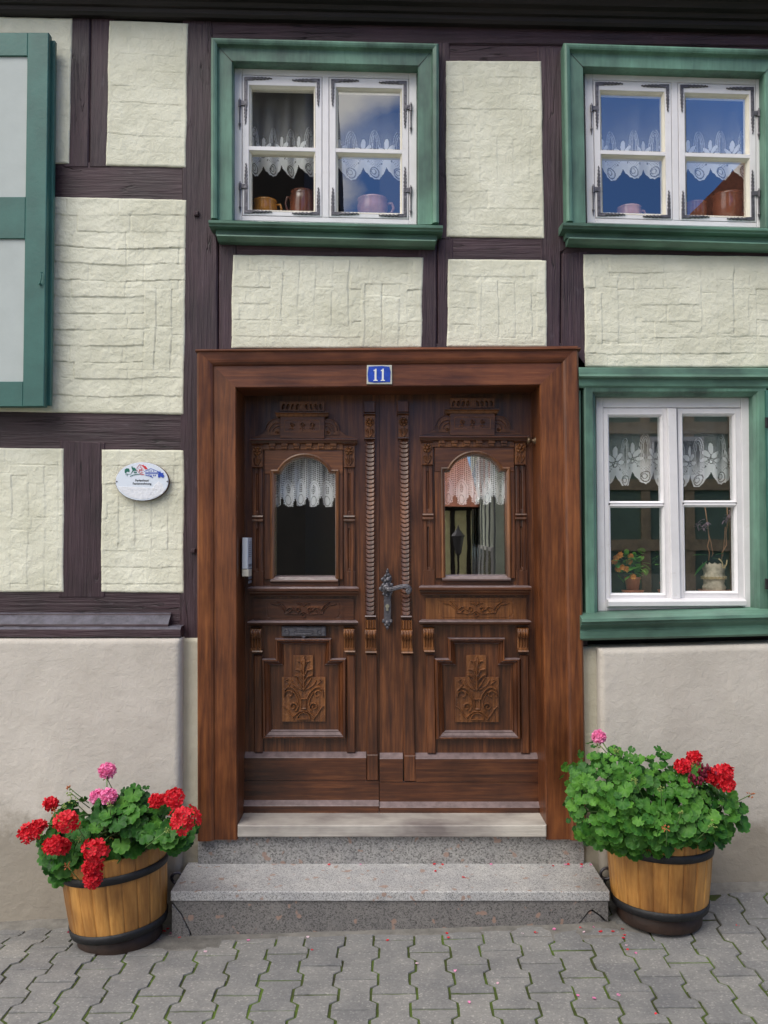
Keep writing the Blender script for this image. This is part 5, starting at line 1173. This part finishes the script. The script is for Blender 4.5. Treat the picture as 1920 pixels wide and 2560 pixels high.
hr_ = [(1095, 350, .022, 'red', 3.25), (1005, 418, .025, 'red', 3.18), (1215, 480, .025, 'red', 3.2), (1325, 465, .031, 'red', 3.18), (1345, 555, .022, 'red', 3.17), (1285, 530, .022, 'red', 3.19), (1090, 520, .030, 'wilt', 3.15), (1160, 450, .028, 'wilt', 3.18), (360, 190, .020, 'pink', 3.38)]
br_ = [(630, 528, .012, 3.12), (835, 590, .013, 3.10), (1230, 865, .016, 3.09), (880, 892, .014, 3.07), (990, 770, .008, 3.08), (1525, 636, .014, 3.22), (495, 300, .008, 3.22), (362, 250, .016, 3.375), (1100, 400, .012, 3.2)]
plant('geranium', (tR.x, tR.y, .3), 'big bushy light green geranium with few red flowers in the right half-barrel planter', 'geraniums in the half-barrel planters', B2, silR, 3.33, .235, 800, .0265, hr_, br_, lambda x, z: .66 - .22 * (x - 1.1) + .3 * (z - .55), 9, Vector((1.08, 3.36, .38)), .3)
# fallen petals ---------------------------------------------------
random.seed(3)
def petal(x, y, z, mat, label, group, s=1.0):
    mb = MB(); lay = mb.bm.verts.layers.float_color.new('dens'); a0 = random.uniform(0, 6.3); r = random.uniform(.006, .010) * s; vs = []
    for k in range(7):
        a = a0 + k * 6.283 / 7; q = (1 + .5 * math.cos(a - a0)) * r * .75; vs.append(mb.bm.verts.new((x + q * math.cos(a), y + q * math.sin(a) * 1.0, z + .0015 + random.uniform(0, .004))))
    c = mb.bm.verts.new((x, y, z + .001)); tn = random.random()
    for v in vs + [c]: v[lay] = (tn,) * 3 + (1,)
    for k in range(7): mb.face([vs[k], vs[(k + 1) % 7], c])
    o = mb.done('petal', mat); tag(o, label, 'petal', group)
M_pale = petal_mat('pale_petals', (.75, .45, .55), (.85, .7, .75))
def on_ground(u, v):
    z = 0
    for _ in range(4):
        a = (u - 960) / F; b = (1280 - v) / F; dy = math.cos(PITCH) - b * math.sin(PITCH); dz = math.sin(PITCH) + b * math.cos(PITCH); t = (z - CZ) / dz; z = float(gz(a * t, dy * t))
    return a * t, dy * t, z
for zx, zy, kind in ((660, 2260, 0),): pass
b7 = reg(960, 2260, .57865); b6 = reg(0, 2260, .57865)
for x, y, k in ((272, 130, 0), (275, 148, 0), (420, 108, 0), (735, 110, 1), (595, 130, 2), (657, 126, 0), (850, 104, 0), (908, 103, 1), (932, 120, 0), (865, 123, 2), (990, 120, 0), (1028, 110, 0), (1040, 135, 0), (1035, 150, 0), (1047, 180, 2), (1052, 198, 0), (1085, 213, 1), (142, 258, 2), (310, 292, 1), (488, 345, 2), (370, 427, 1), (905, 410, 1), (1530, 95, 0), (1010, 395, 1), (1180, 480, 0), (835, 398, 1), (13, 160, 0)):
    X_, Y_, Z_ = on_ground(*b7(x, y)); petal(X_, Y_, Z_, (M_red, M_pink, M_pale)[k], ('red petal fallen on the grey paving', 'pink petal fallen on the grey paving', 'whitish petal fallen on the grey paving')[k], ('red petals on the paving', 'pink petals on the paving', 'whitish petals on the paving')[k])
for x, y, k in ((175, 110, 3), (300, 122, 3), (330, 165, 3), (685, 160, 2), (772, 150, 0), (870, 135, 2), (1135, 137, 1), (1070, 160, 1), (1333, 145, 2), (1348, 202, 0), (890, 208, 2), (735, 142, 2), (700, 125, 0), (712, 118, 0), (725, 110, 0), (405, 205, 3), (740, 128, 1)):
    X_, Y_, Z_ = on_ground(*b6(x, y)); petal(X_, Y_, Z_, (M_red, M_pink, M_pale, M_dred)[k], ('red petal fallen on the grey paving', 'pink petal fallen on the grey paving', 'whitish petal fallen on the grey paving', 'dark dried petal fallen on the grey paving')[k], ('red petals on the paving', 'pink petals on the paving', 'whitish petals on the paving', 'dried petals on the paving')[k])
for x, y, k in ((605, 137, 0), (720, 136, 1), (978, 135, 0), (1010, 141, 0), (985, 171, 0), (1088, 192, 0), (1405, 152, 0), (1460, 142, 0), (1452, 147, 1), (1502, 142, 0), (1508, 155, 1), (1540, 148, 1), (1180, 140, 1)):
    u, v = B5(x, y); a = (u - 960) / F; b = (1280 - v) / F; dy = math.cos(PITCH) - b * math.sin(PITCH); dz = math.sin(PITCH) + b * math.cos(PITCH); t = (zs_top - CZ) / dz
    petal(a * t, min(dy * t, 3.60), zs_top, (M_red, M_pink)[k], ('red petal lying on the granite doorstep', 'pink petal lying on the granite doorstep')[k], ('red petals on the doorstep', 'pink petals on the doorstep')[k])
# ================================================================== CURTAINS
def lace_dens(s, q, p=.11):
    """s along the cloth, q above the lowest points (m)"""
    ph = s / p; c = np.cos(np.pi * ph); e = .052 * (1 - np.abs(c) ** .8) + .004 * np.abs(np.sin(np.pi * ph * 5))
    qe = q - e; k = np.floor(ph + .5) * p; u = s - k              # u: from the nearest low point
    v = s - (np.floor(ph) + .5) * p                              # from the nearest notch
    net = .20 + .07 * np.sin(s * 900) * np.sin(q * 900)
    d = np.where(qe < .075, .80, .0) + np.where(qe >= .075, net + .55 * np.exp(-(qe - .075) / .03), 0)
    # leaves above the notches
    for ox, oz, an, a, b in ((0, .158, 0, .026, .011), (-.019, .135, .75, .024, .010), (.019, .135, -.75, .024, .010), (-.030, .112, 1.25, .018, .009), (.030, .112, -1.25, .018, .009)):
        x = v - ox; z = q - oz; xr = x * math.cos(an) + z * math.sin(an); zr = -x * math.sin(an) + z * math.cos(an); rr = np.sqrt((zr / a) ** 2 + (xr / b) ** 2)
        d = np.where(rr < 1, .88, np.where(rr < 1.22, .12, d))
    rf = np.hypot(v, q - .100); d = np.where(rf < .006, .95, np.where(rf < .010, .15, d))
    # loops above the low points
    for w_ in (.010, .018, .026):
        lp = np.abs(np.abs(u) - w_ * np.sqrt(np.clip(1 - ((q - .145) / (.045 + w_ * 1.3)) ** 2, 0, 1))); d = np.where((lp < .0014) & (q > .085) & (q < .145 + .045 + w_ * 1.3), .75, d)
    # rose in each point
    rr = np.hypot(u, (q - .034) * .95); d = np.where((np.abs(rr - .021) < .0022), .15, d); d = np.where((np.abs(np.hypot(u + .005, q - .036) - .011) < .0018), .18, d)
    dots = (np.abs(np.abs(v) - .022) < .003) & (np.abs(q - .078) < .004); d = np.where(dots, .15, d)
    lat = (qe > .055) & (qe < .075) & (np.sin(s * 520) * np.sin(q * 520) > .35); d = np.where(lat, .3, d)
    d = np.where(qe < 0, 0, np.where(qe < .004, .95, d)); return np.clip(d, 0, 1)
def crochet(s, q, p=.074):
    ph = s / p; u = (ph - np.floor(ph) - .5) * p; e = .024 * (1 - np.sqrt(np.clip(1 - (u / (p * .47)) ** 2, 0, 1))) + .018 * (np.abs(u) > p * .36)
    g = .0088; hole = (np.abs((s / g) % 1 - .5) < .33) & (np.abs((q / g) % 1 - .5) < .33); d = np.where(hole, .12, .92)
    for cz, a, b in ((.062, .030, .060), ): 
        rr = np.sqrt((u / a) ** 2 + ((q - cz) / b) ** 2); d = np.where(rr < 1, .93, d); d = np.where(np.abs(rr - .86) < .035, .55, d)
    rr = np.sqrt((u / .0105) ** 2 + ((q - .082) / .022) ** 2); d = np.where((rr < 1) & hole, .12, d); rr = np.sqrt((u / .014) ** 2 + ((q - .030) / .022) ** 2); d = np.where(np.abs(rr - 1) < .09, .4, d)
    d = np.where((q < .05) & (np.abs(u) > p * .40) & (q > .02) & hole, .15, d)
    d = np.where(q < e, 0, d); return d
def curtain(x0, x1, z0, z1, y, fn, label, amp, per, full, phase, sag=0.0, step=.0022, group='lace curtains in the windows'):
    """z0 = lowest points, z1 = rail"""
    n = int((x1 - x0) / step); m = int((z1 - z0) / step); S, T = np.meshgrid(np.linspace(0, 1, n + 1), np.linspace(0, 1, m + 1)); X = x0 + (x1 - x0) * S; Z = z1 + (z0 - z1) * T
    wv = (vnoise(S[0] * (x1 - x0) / per * 1.0, S[0] * 0, int(phase * 100) % 97) - .5) * 1.2
    f = np.sin((S * (x1 - x0) / per + wv[None, :] + phase) * 2 * math.pi); Y = y + amp * f * (.6 + .4 * T) + .004 * np.sin(S * 31)
    Xs = X + .3 * amp * np.cos((S * (x1 - x0) / per + phase) * 2 * math.pi + 1)
    ds = np.sqrt(1 + (np.gradient(Y[0], X[0])) ** 2) * full; s = np.cumsum(ds) * (x1 - x0) / n; s = np.broadcast_to(s, X.shape)
    q = (Z - z0) + sag * np.sin(S * 7 + phase) + .006 * np.sin(S * 23 + phase); Dn = fn(s, np.maximum(q, -.01)); Dn = np.where(q < 0, 0, Dn)
    mask = (Dn[:-1, :-1] + Dn[1:, 1:] + Dn[:-1, 1:] + Dn[1:, :-1]) > .01; mb = MB(); mb.grid(np.dstack([Xs, Y, Z]), mask, Dn); o = mb.done('lace_curtain', M_lace, None, True)
    return tag(o, label, 'curtain', group)
def bound(M, s0, s1, t0, t1, y):
    a = XZ(M(s0, t0), y); b = XZ(M(s1, t1), y); return a[0], b[0], b[1], a[1]
yC = 3.765
a = bound(M1, .03, .505, .02, .705, yC); curtain(a[0], a[1], a[2], a[3], yC, lace_dens, 'gathered lace valance in the left half of the upper window above the door', .014, .085, 1.15, .2)
a = bound(M1, .515, .97, .02, .708, yC); curtain(a[0], a[1], a[2], a[3], yC, lace_dens, 'flatter lace valance in the right half of the upper window above the door', .004, .2, 1.0, .1)
a = bound(M2, .03, .505, .02, .70, yC); curtain(a[0], a[1], a[2], a[3], yC, lace_dens, 'lace valance in the left half of the upper right window', .010, .13, 1.1, .6)
a = bound(M2, .515, .97, .02, .685, yC); curtain(a[0], a[1], a[2], a[3], yC, lace_dens, 'lace valance in the right half of the upper right window', .008, .15, 1.08, .15)
x0_, z1_ = XZ(Z4(320, 400), yC); x1_, z0_ = XZ(Z4(775, 948), yC)
curtain(x0_, x1_, z0_, z1_, yC, lace_dens, 'folded lace valance in the left half of the lower window, over the orange plant', .018, .12, 1.15, .35, .012)
x0_, z1_ = XZ(Z4(840, 400), yC); x1_, z0_ = XZ(Z4(1290, 955), yC)
curtain(x0_, x1_, z0_, z1_, yC, lace_dens, 'lace valance in the right half of the lower window, over the orchid', .012, .17, 1.1, .8, .010)
for M, lb, sd in ((lM, 'white crochet curtain behind the glass of the left door leaf', .2), (rM, 'white crochet curtain behind the glass of the right door leaf', .7)):
    m5 = lambda x, y: M(*Z5(x, y)); yc_ = 3.862; x0_, z1_ = XZ(m5(436, 728), yc_); x1_, z0_ = XZ(m5(1052, 1206), yc_)
    curtain(x0_, x1_, z0_, z1_, yc_, crochet, lb, .010, .062, 1.1, sd, 0, .0016, 'crochet curtains in the door')
# ================================================================== POTS AND PLANTS INSIDE
def glaze(name, c, r=.18): m = paint(name, c, r, .25, .05, 12); m.node_tree.nodes['Principled BSDF'].inputs['Coat Weight'].default_value = .6; return m
M_amber = glaze('amber_glaze', (.42, .17, .02)); M_brown = glaze('brown_glaze', (.15, .045, .022)); M_rose = glaze('rose_glaze', (.34, .18, .14))
def pot(R, x, y, w_, h_, yy, mat, label, handle=1, bowl=True):
    """x,y: px of the visible top centre; w_,h_: width/height in drawing px"""
    zb = pot.zb; c = W(R(x, y), yy); e = XZ(R(x + w_ / 2, y), yy)[0] - c.x; top = c.z; hh = top - zb
    prof = [(0, 0), (e * .62, 0), (e * .92, hh * .3), (e, hh * .62), (e * .93, hh * .86), (e * .97, hh * .93), (e * .99, hh), (e * .93, hh), (e * .86, hh * .8), (e * .5, hh * .2), (0, hh * .15)] if bowl else \
        [(0, 0), (e * .85, 0), (e * 1.0, hh * .2), (e * 1.0, hh * .8), (e * .92, hh * .9), (e * .97, hh), (e * .9, hh), (e * .86, hh * .8), (0, hh * .1)]
    o = MB().lathe(prof, (c.x, yy, zb), 36).done('bowl', mat, None, True); tag(o, label, 'pottery')
    h = MB(); s_ = handle; h.tube([(c.x + s_ * e * .93, yy, zb + hh * .82), (c.x + s_ * e * 1.22, yy, zb + hh * .84), (c.x + s_ * e * 1.34, yy, zb + hh * .62), (c.x + s_ * e * 1.2, yy, zb + hh * .4), (c.x + s_ * e * .97, yy, zb + hh * .36)], [e * .10] * 5, 8)
    ROOT[o.name] = (0, 0, 0); h.done('pot_handle', mat, o, True); return o
zb1 = XZ(M1(.5, .94), 3.70)[1] + .0015; zb2 = XZ(M2(.5, .94), 3.70)[1] + .0015; pot.zb = zb1
pot(Z2, 422, 1150, 160, 90, 3.80, M_amber, 'amber glazed bowl behind the left pane of the upper window above the door')
pot(Z2, 662, 1092, 160, 150, 3.81, M_brown, 'brown glazed jug behind the left pane of the upper window above the door', -1, False)
pot(Z2, 1118, 1142, 205, 90, 3.80, M_rose, 'wide rosy bowl behind the right pane of the upper window above the door')
pot.zb = zb2
pot(Z3, 590, 1415, 190, 60, 3.80, M_rose, 'low pale bowl behind the left pane of the upper right window')
pot(Z3, 1105, 1380, 165, 120, 3.80, M_brown, 'smaller brown glazed pot behind the right pane of the upper right window', -1)
pot(Z3, 1345, 1318, 235, 170, 3.80, M_brown, 'larger brown glazed pot behind the right pane of the upper right window', 1)
zs3 = cz + .001
def saucerpot(R, x, yy, rp, hp, label, name='flower_pot', mat=M_terra):
    c = W(R(x, 1700), yy); t = thing(name, (c.x, yy, zs3), label, 'plant pot')
    MB().lathe([(0, 0), (rp * 1.2, 0), (rp * 1.45, .012), (rp * 1.5, .016), (rp * 1.4, .016), (rp * 1.15, .005), (0, .004)], (c.x, yy, zs3), 30).done('saucer', M_terra, t, True)
    MB().lathe([(0, .006), (rp * .75, .006), (rp, hp * .85), (rp * 1.08, hp * .85), (rp * 1.1, hp), (rp * .98, hp), (rp * .9, hp * .85), (0, hp * .85)], (c.x, yy, zs3), 30).done('pot', mat, t, True)
    return c, t
def smallleaf(mb, lay, c, d, L_, w, tint):
    d = d.normalized(); s = d.cross(Vector((0, 0, 1))); s = s.normalized() if s.length > .05 else Vector((1, 0, 0)); n = d.cross(s)
    row = []
    for t, ww in ((0, .15), (.25, .8), (.55, 1), (.8, .7), (1, .05)):
        q = c + d * L_ * t - Vector((0, 0, 1)) * L_ * .25 * t * t; row.append([q - s * w * ww, q + n * w * .25 * ww, q + s * w * ww])
    vv = []
    for r in row:
        rr = []
        for q in r: v = mb.bm.verts.new(q); v[lay] = (tint,) * 3 + (1,); rr.append(v)
        vv.append(rr)
    for a, b in zip(vv, vv[1:]):
        for k in range(2): mb.face([a[k], a[k + 1], b[k + 1], b[k]])
random.seed(8)
c, t = saucerpot(Z4, 515, 3.765, .033, .075, 'terracotta pot on a saucer in the lower window, left of the window post')
pl_ = thing('orange_flowering_plant', (c.x, 3.765, zs3 + .07), 'bushy house plant with orange blossoms behind the lower left pane', 'plant'); mb = MB(); lay = mb.bm.verts.layers.float_color.new('dens')
for i in range(90):
    b = Vector((c.x - .005 + random.gauss(0, .032), 3.75 + random.gauss(0, .018), zs3 + .085 + random.uniform(0, .10))); smallleaf(mb, lay, b, Vector((random.gauss(0, 1), random.gauss(-.3, .6), random.gauss(.2, .6))), .040, .012, random.uniform(.75, 1))
mb.done('foliage', M_leaf, pl_, True); M_or = petal_mat('orange_petals', (.55, .16, .01), (.80, .38, .08)); mb = MB(); lay = mb.bm.verts.layers.float_color.new('dens')
for x, y in ((425, 1440), (400, 1460), (385, 1490), (490, 1490), (440, 1530), (500, 1450), (515, 1590), (410, 1540), (470, 1540)): add_head(mb, lay, W(Z4(x, y), 3.725), .009, .55, 1, 7)
mb.done('blossoms', M_or, pl_)
c, t = saucerpot(Z4, 745, 3.80, .022, .05, 'small pot on a saucer in the lower window, half hidden behind the window post')
pl_ = thing('narrow_leaved_plant', (c.x, 3.80, zs3 + .05), 'small plant with narrow blue-green leaves behind the post of the lower window', 'plant'); mb = MB(); lay = mb.bm.verts.layers.float_color.new('dens')
for i in range(110):
    a = random.uniform(-1, 1); h = random.uniform(0, .15); b = Vector((c.x + .02 + a * (.02 + h * .35), 3.80 + random.gauss(0, .01), zs3 + .05 + h)); smallleaf(mb, lay, b, Vector((a + random.gauss(0, .5), random.gauss(0, .4), random.uniform(-.2, .9))), .026, .0032, random.uniform(.3, .8))
mb.done('foliage', M_leaf, pl_, True)
# orchid in birch bark
c = W(Z4(1092, 1700), 3.80); e = .052
oc = thing('orchid_pot', (c.x, 3.80, zs3), 'birch-bark wrapped pot tied with twine on a terracotta saucer in the lower right pane', 'plant pot')
MB().lathe([(0, 0), (.055, 0), (.068, .012), (.070, .016), (.064, .016), (.05, .005), (0, .004)], (c.x, 3.80, zs3), 30).done('saucer', M_terra, oc, True)
M_birch = paint('birch_bark', (.42, .36, .27), .8, .35, 1, 30, (.10, .07, .045)); mb = MB(); nn = 40; rings = []
for i in range(9):
    z = .012 + i * .0145; rings.append([mb.bm.verts.new((c.x + (.047 + .004 * math.sin(i * 2) + random.uniform(-.002, .002)) * math.cos(2 * math.pi * k / nn), 3.80 + .047 * math.sin(2 * math.pi * k / nn), zs3 + z + (random.uniform(-.006, .012) if i == 8 else 0))) for k in range(nn)])
for a, b in zip(rings, rings[1:]):
    for k in range(nn): mb.face([a[k], a[(k + 1) % nn], b[(k + 1) % nn], b[k]])
mb.face(rings[0]); pbm = mb.done('bark_wrap', M_birch, oc); mb = MB()
for kz in (.066, .072): mb.tube([(c.x + .053 * math.cos(a), 3.80 + .053 * math.sin(a), zs3 + kz + .002 * math.sin(a * 20)) for a in np.linspace(0, 6.2832, 60)], .0028, 6)
mb.tube([W(Z4(1125, 1465), 3.75), W(Z4(1150, 1490), 3.745), W(Z4(1155, 1530), 3.745)], .003, 6); mb.tube([W(Z4(1185, 1475), 3.76), W(Z4(1180, 1510), 3.75), W(Z4(1160, 1535), 3.746)], .003, 6)
mb.done('twine', paint('twine', (.36, .27, .14), .9, .2, 1, 90), oc)
pl_ = thing('orchid', (c.x, 3.80, zs3 + .1), 'orchid with two stalks of wilted mauve blossoms behind the lower right pane', 'plant'); mb = MB(); lay = mb.bm.verts.layers.float_color.new('dens')
for x, y, dx, dz, L_, w in ((1050, 1440, -1, .25, .085, .016), (1045, 1480, -1, -.7, .085, .012), (1095, 1440, 1, .5, .05, .014), (1080, 1460, .9, .0, .05, .012)): smallleaf(mb, lay, W(Z4(x, y), 3.79), Vector((dx, -.3, dz)), L_, w, .45)
mb.done('foliage', M_leaf, pl_, True); mb = MB()
mb.tube([W(Z4(*p), 3.79) for p in ((1055, 1480), (1060, 1420), (1045, 1380), (1058, 1330), (1050, 1250), (1040, 1180), (1028, 1100))], .0026, 6); mb.tube([W(Z4(*p), 3.79) for p in ((1075, 1450), (1085, 1430), (1070, 1350), (1050, 1270))], .0015, 6)
mb.tube([W(Z4(*p), 3.79) for p in ((1145, 1480), (1150, 1420), (1180, 1370), (1178, 1280), (1190, 1210), (1185, 1100))], .0026, 6); mb.tube([W(Z4(*p), 3.79) for p in ((1155, 1450), (1165, 1340), (1172, 1240))], .0018, 6)
mb.done('stalks', paint('stalk', (.32, .15, .07), .6, .2, .2), pl_, True); M_mv = petal_mat('mauve_petals', (.22, .10, .16), (.50, .34, .42)); mb = MB(); lay = mb.bm.verts.layers.float_color.new('dens')
for x, y in ((985, 1215), (1005, 1190), (1025, 1220), (975, 1235), (1020, 1245), (1045, 1205), (1165, 1190), (1180, 1175), (1195, 1150), (1215, 1195), (1205, 1130)):
    p = W(Z4(x, y), 3.785)
    for k in range(5): smallleaf(mb, lay, p, Vector((random.gauss(0, 1), random.gauss(0, .6), random.gauss(-.5, .8))), .020, .005, random.random())
mb.done('blossoms', M_mv, pl_, True)
# ================================================================== ACROSS THE STREET (seen mirrored in the panes)
def simple_house(name, x0, x1, y, depth, h, roof_h, wallm, roofm, timberm, label, wins=(), ts=(), gable='x', shutter=None):
    t = thing(name, ((x0 + x1) / 2, y - depth / 2, 0), label, 'house'); MB().box(x0, x1, y - depth, y, -.1, h).done('wall', wallm, t)
    mb = MB()
    if gable == 'x':
        v = [(x0 - .2, y + .4, h - .15), (x1 + .2, y + .4, h - .15), (x1 + .2, y - depth / 2, h + roof_h), (x0 - .2, y - depth / 2, h + roof_h), (x0 - .2, y - depth - .4, h - .15), (x1 + .2, y - depth - .4, h - .15)]
        vs = [mb.bm.verts.new(p) for p in v]; mb.face([vs[0], vs[1], vs[2], vs[3]]); mb.face([vs[3], vs[2], vs[5], vs[4]]); mb.face([vs[0], vs[3], vs[4]]); mb.face([vs[1], vs[2], vs[5]]); mb.face([vs[0], vs[1], vs[5], vs[4]])
    else:
        c = (x0 + x1) / 2; mb.prism([(x0 - .3, h - .2), (x1 + .3, h - .2), (c, h + roof_h)], y + .3, y - depth - .3)
    mb.done('roof', roofm, t)
    for (a, b, c, d) in ts: MB().prism([(a, c), (b, c), (b, d), (a, d)], y + (.03 if d - c > .5 else .045), y - .05).done('timber', timberm, t)
    for (a, b, c, d) in wins:
        w = MB(); w.prism([(a, c), (b, c), (b, d), (a, d)], y + .05, y + .005); f = w.done('window', M_white, t); m = (a + b) / 2; g = MB()
        for u0, u1 in ((a + .06, m - .03), (m + .03, b - .06)): g.prism([(u0, c + .06), (u1, c + .06), (u1, d - .06), (u0, d - .06)], y + .06, y + .045)
        g.done('pane', plain('dark_pane', (.03, .035, .04), .1), f)
        if shutter:
            for u0, u1 in ((a - .42, a - .05), (b + .05, b + .42)): MB().prism([(u0, c), (u1, c), (u1, d), (u0, d)], y + .06, y + .01).done('shutter', shutter, t)
    return t
M_dkh = paint('dark_boarding', (.018, .014, .012), .8, .3, .6, 6); M_ggh = paint('sage_render', (.60, .65, .55), .8, .1, .3, 4); M_yel = paint('yellow_render', (.88, .82, .48), .8, .1, .3, 4); M_grn = paint('green_infill', (.20, .30, .24), .8, .12, .3, 4); M_tan = paint('tan_timber', (.50, .40, .27), .75, .2, .5, 10)
M_tileb = paint('old_red_tile', (.40, .13, .07), .8, .3, .8, 12)
M_shd = paint('grey_shutters', (.25, .28, .30), .6, .1, .2, 6)
simple_house('dark_boarded_house', -3.3, -1.12, -4.4, 8, 8.6, 2.5, M_dkh, M_dkh, M_dkh, 'tall narrow dark boarded house across the street, mirrored in the left door pane')  # added dark volume, keeps the sky out of the left panes
def lane_house():
    A = Vector((2.10, -8.2, 0)); B = Vector((3.25, -24, 0)); u = (B - A).normalized(); n = Vector((-u.y, u.x, 0)); n = n if n.x < 0 else -n
    t = thing('sage_house', (A + B) / 2 - n, 'long sage green house down the lane, mirrored in the right door pane', 'house'); Lh = (B - A).length
    def slab_(nm, a0, a1, z0, z1, o0, o1, mat, par):
        m = MB(); q = [A + u * a0 + n * o0, A + u * a1 + n * o0, A + u * a1 + n * o1, A + u * a0 + n * o1]
        lo = [m.bm.verts.new((p.x, p.y, z0)) for p in q]; hi = [m.bm.verts.new((p.x, p.y, z1)) for p in q]
        m.face(lo); m.face(hi)
        for k in range(4): m.face([lo[k], lo[(k + 1) % 4], hi[(k + 1) % 4], hi[k]])
        return m.done(nm, mat, par)
    slab_('wall', 0, Lh, -.3, 6.0, -2.2, 0, M_ggh, t); slab_('roof', -.3, Lh + .3, 6.0, 6.3, -2.4, .3, M_tileb, t)
    for i in range(7):
        for z in (.2, 2.6, 4.6):
            a = 1.0 + i * 2.1; f = slab_('window', a, a + 1.0, z, z + 1.15, 0, .05, M_white, t)
            for k in (0, 1): slab_('pane', a + .08 + k * .45, a + .47 + k * .45, z + .08, z + 1.07, .0505, .06, M_pn, f)
            slab_('window_sill', a - .1, a + 1.1, z - .08, z, 0, .12, M_white, t)
    for i in range(9): slab_('batten', .3 + i * 1.9, .42 + i * 1.9, -.2, 6.0, 0, .03, M_shd, t)
M_pn = plain('dim_pane', (.05, .06, .07), .2); lane_house()
simple_house('yellow_timbered_house', -1.2, 2.45, -16, 8, 2.55, 1.9, M_yel, M_tileb, M_dkh, 'yellow half-timbered house with red tiled roof, mirrored in the right door pane', [], [(x, x + .12, 0, 2.5) for x in (-.9, -.1, .7, 1.42, 1.85, 2.3)] + [(-1.2, 2.45, 2.3, 2.5)])
ts = [(3.0 + i * .62, 3.13 + i * .62, 0, 4.0) for i in range(10)] + [(2.9, 9.2, z, z + .16) for z in (.55, 1.35, 2.2, 3.0, 3.8)]
simple_house('green_timbered_house', 2.9, 9.2, -4.6, 7, 4.55, 3.3, M_grn, M_tile, M_tan, 'green half-timbered house across the street, mirrored in the lower window', [(3.75, 4.5, 2.35, 2.95)], ts, 'z')
# street lamp mirrored in the right door pane
lp = thing('street_lamp', (1.63, -11, 0), 'black lantern on a post across the street, mirrored in the right door pane', 'street lamp')
MB().lathe([(.06, 0), (.06, .3), (.03, .4), (.022, 1.2), (.05, 1.25), (0, 1.28)], (1.63, -11, -.05), 12).done('post', M_black, lp); MB().lathe([(.06, 1.25), (.13, 1.6), (.15, 1.62), (.05, 1.76), (.02, 1.84), (0, 1.88)], (1.63, -11, -.05), 6).done('lantern', M_iron, lp)
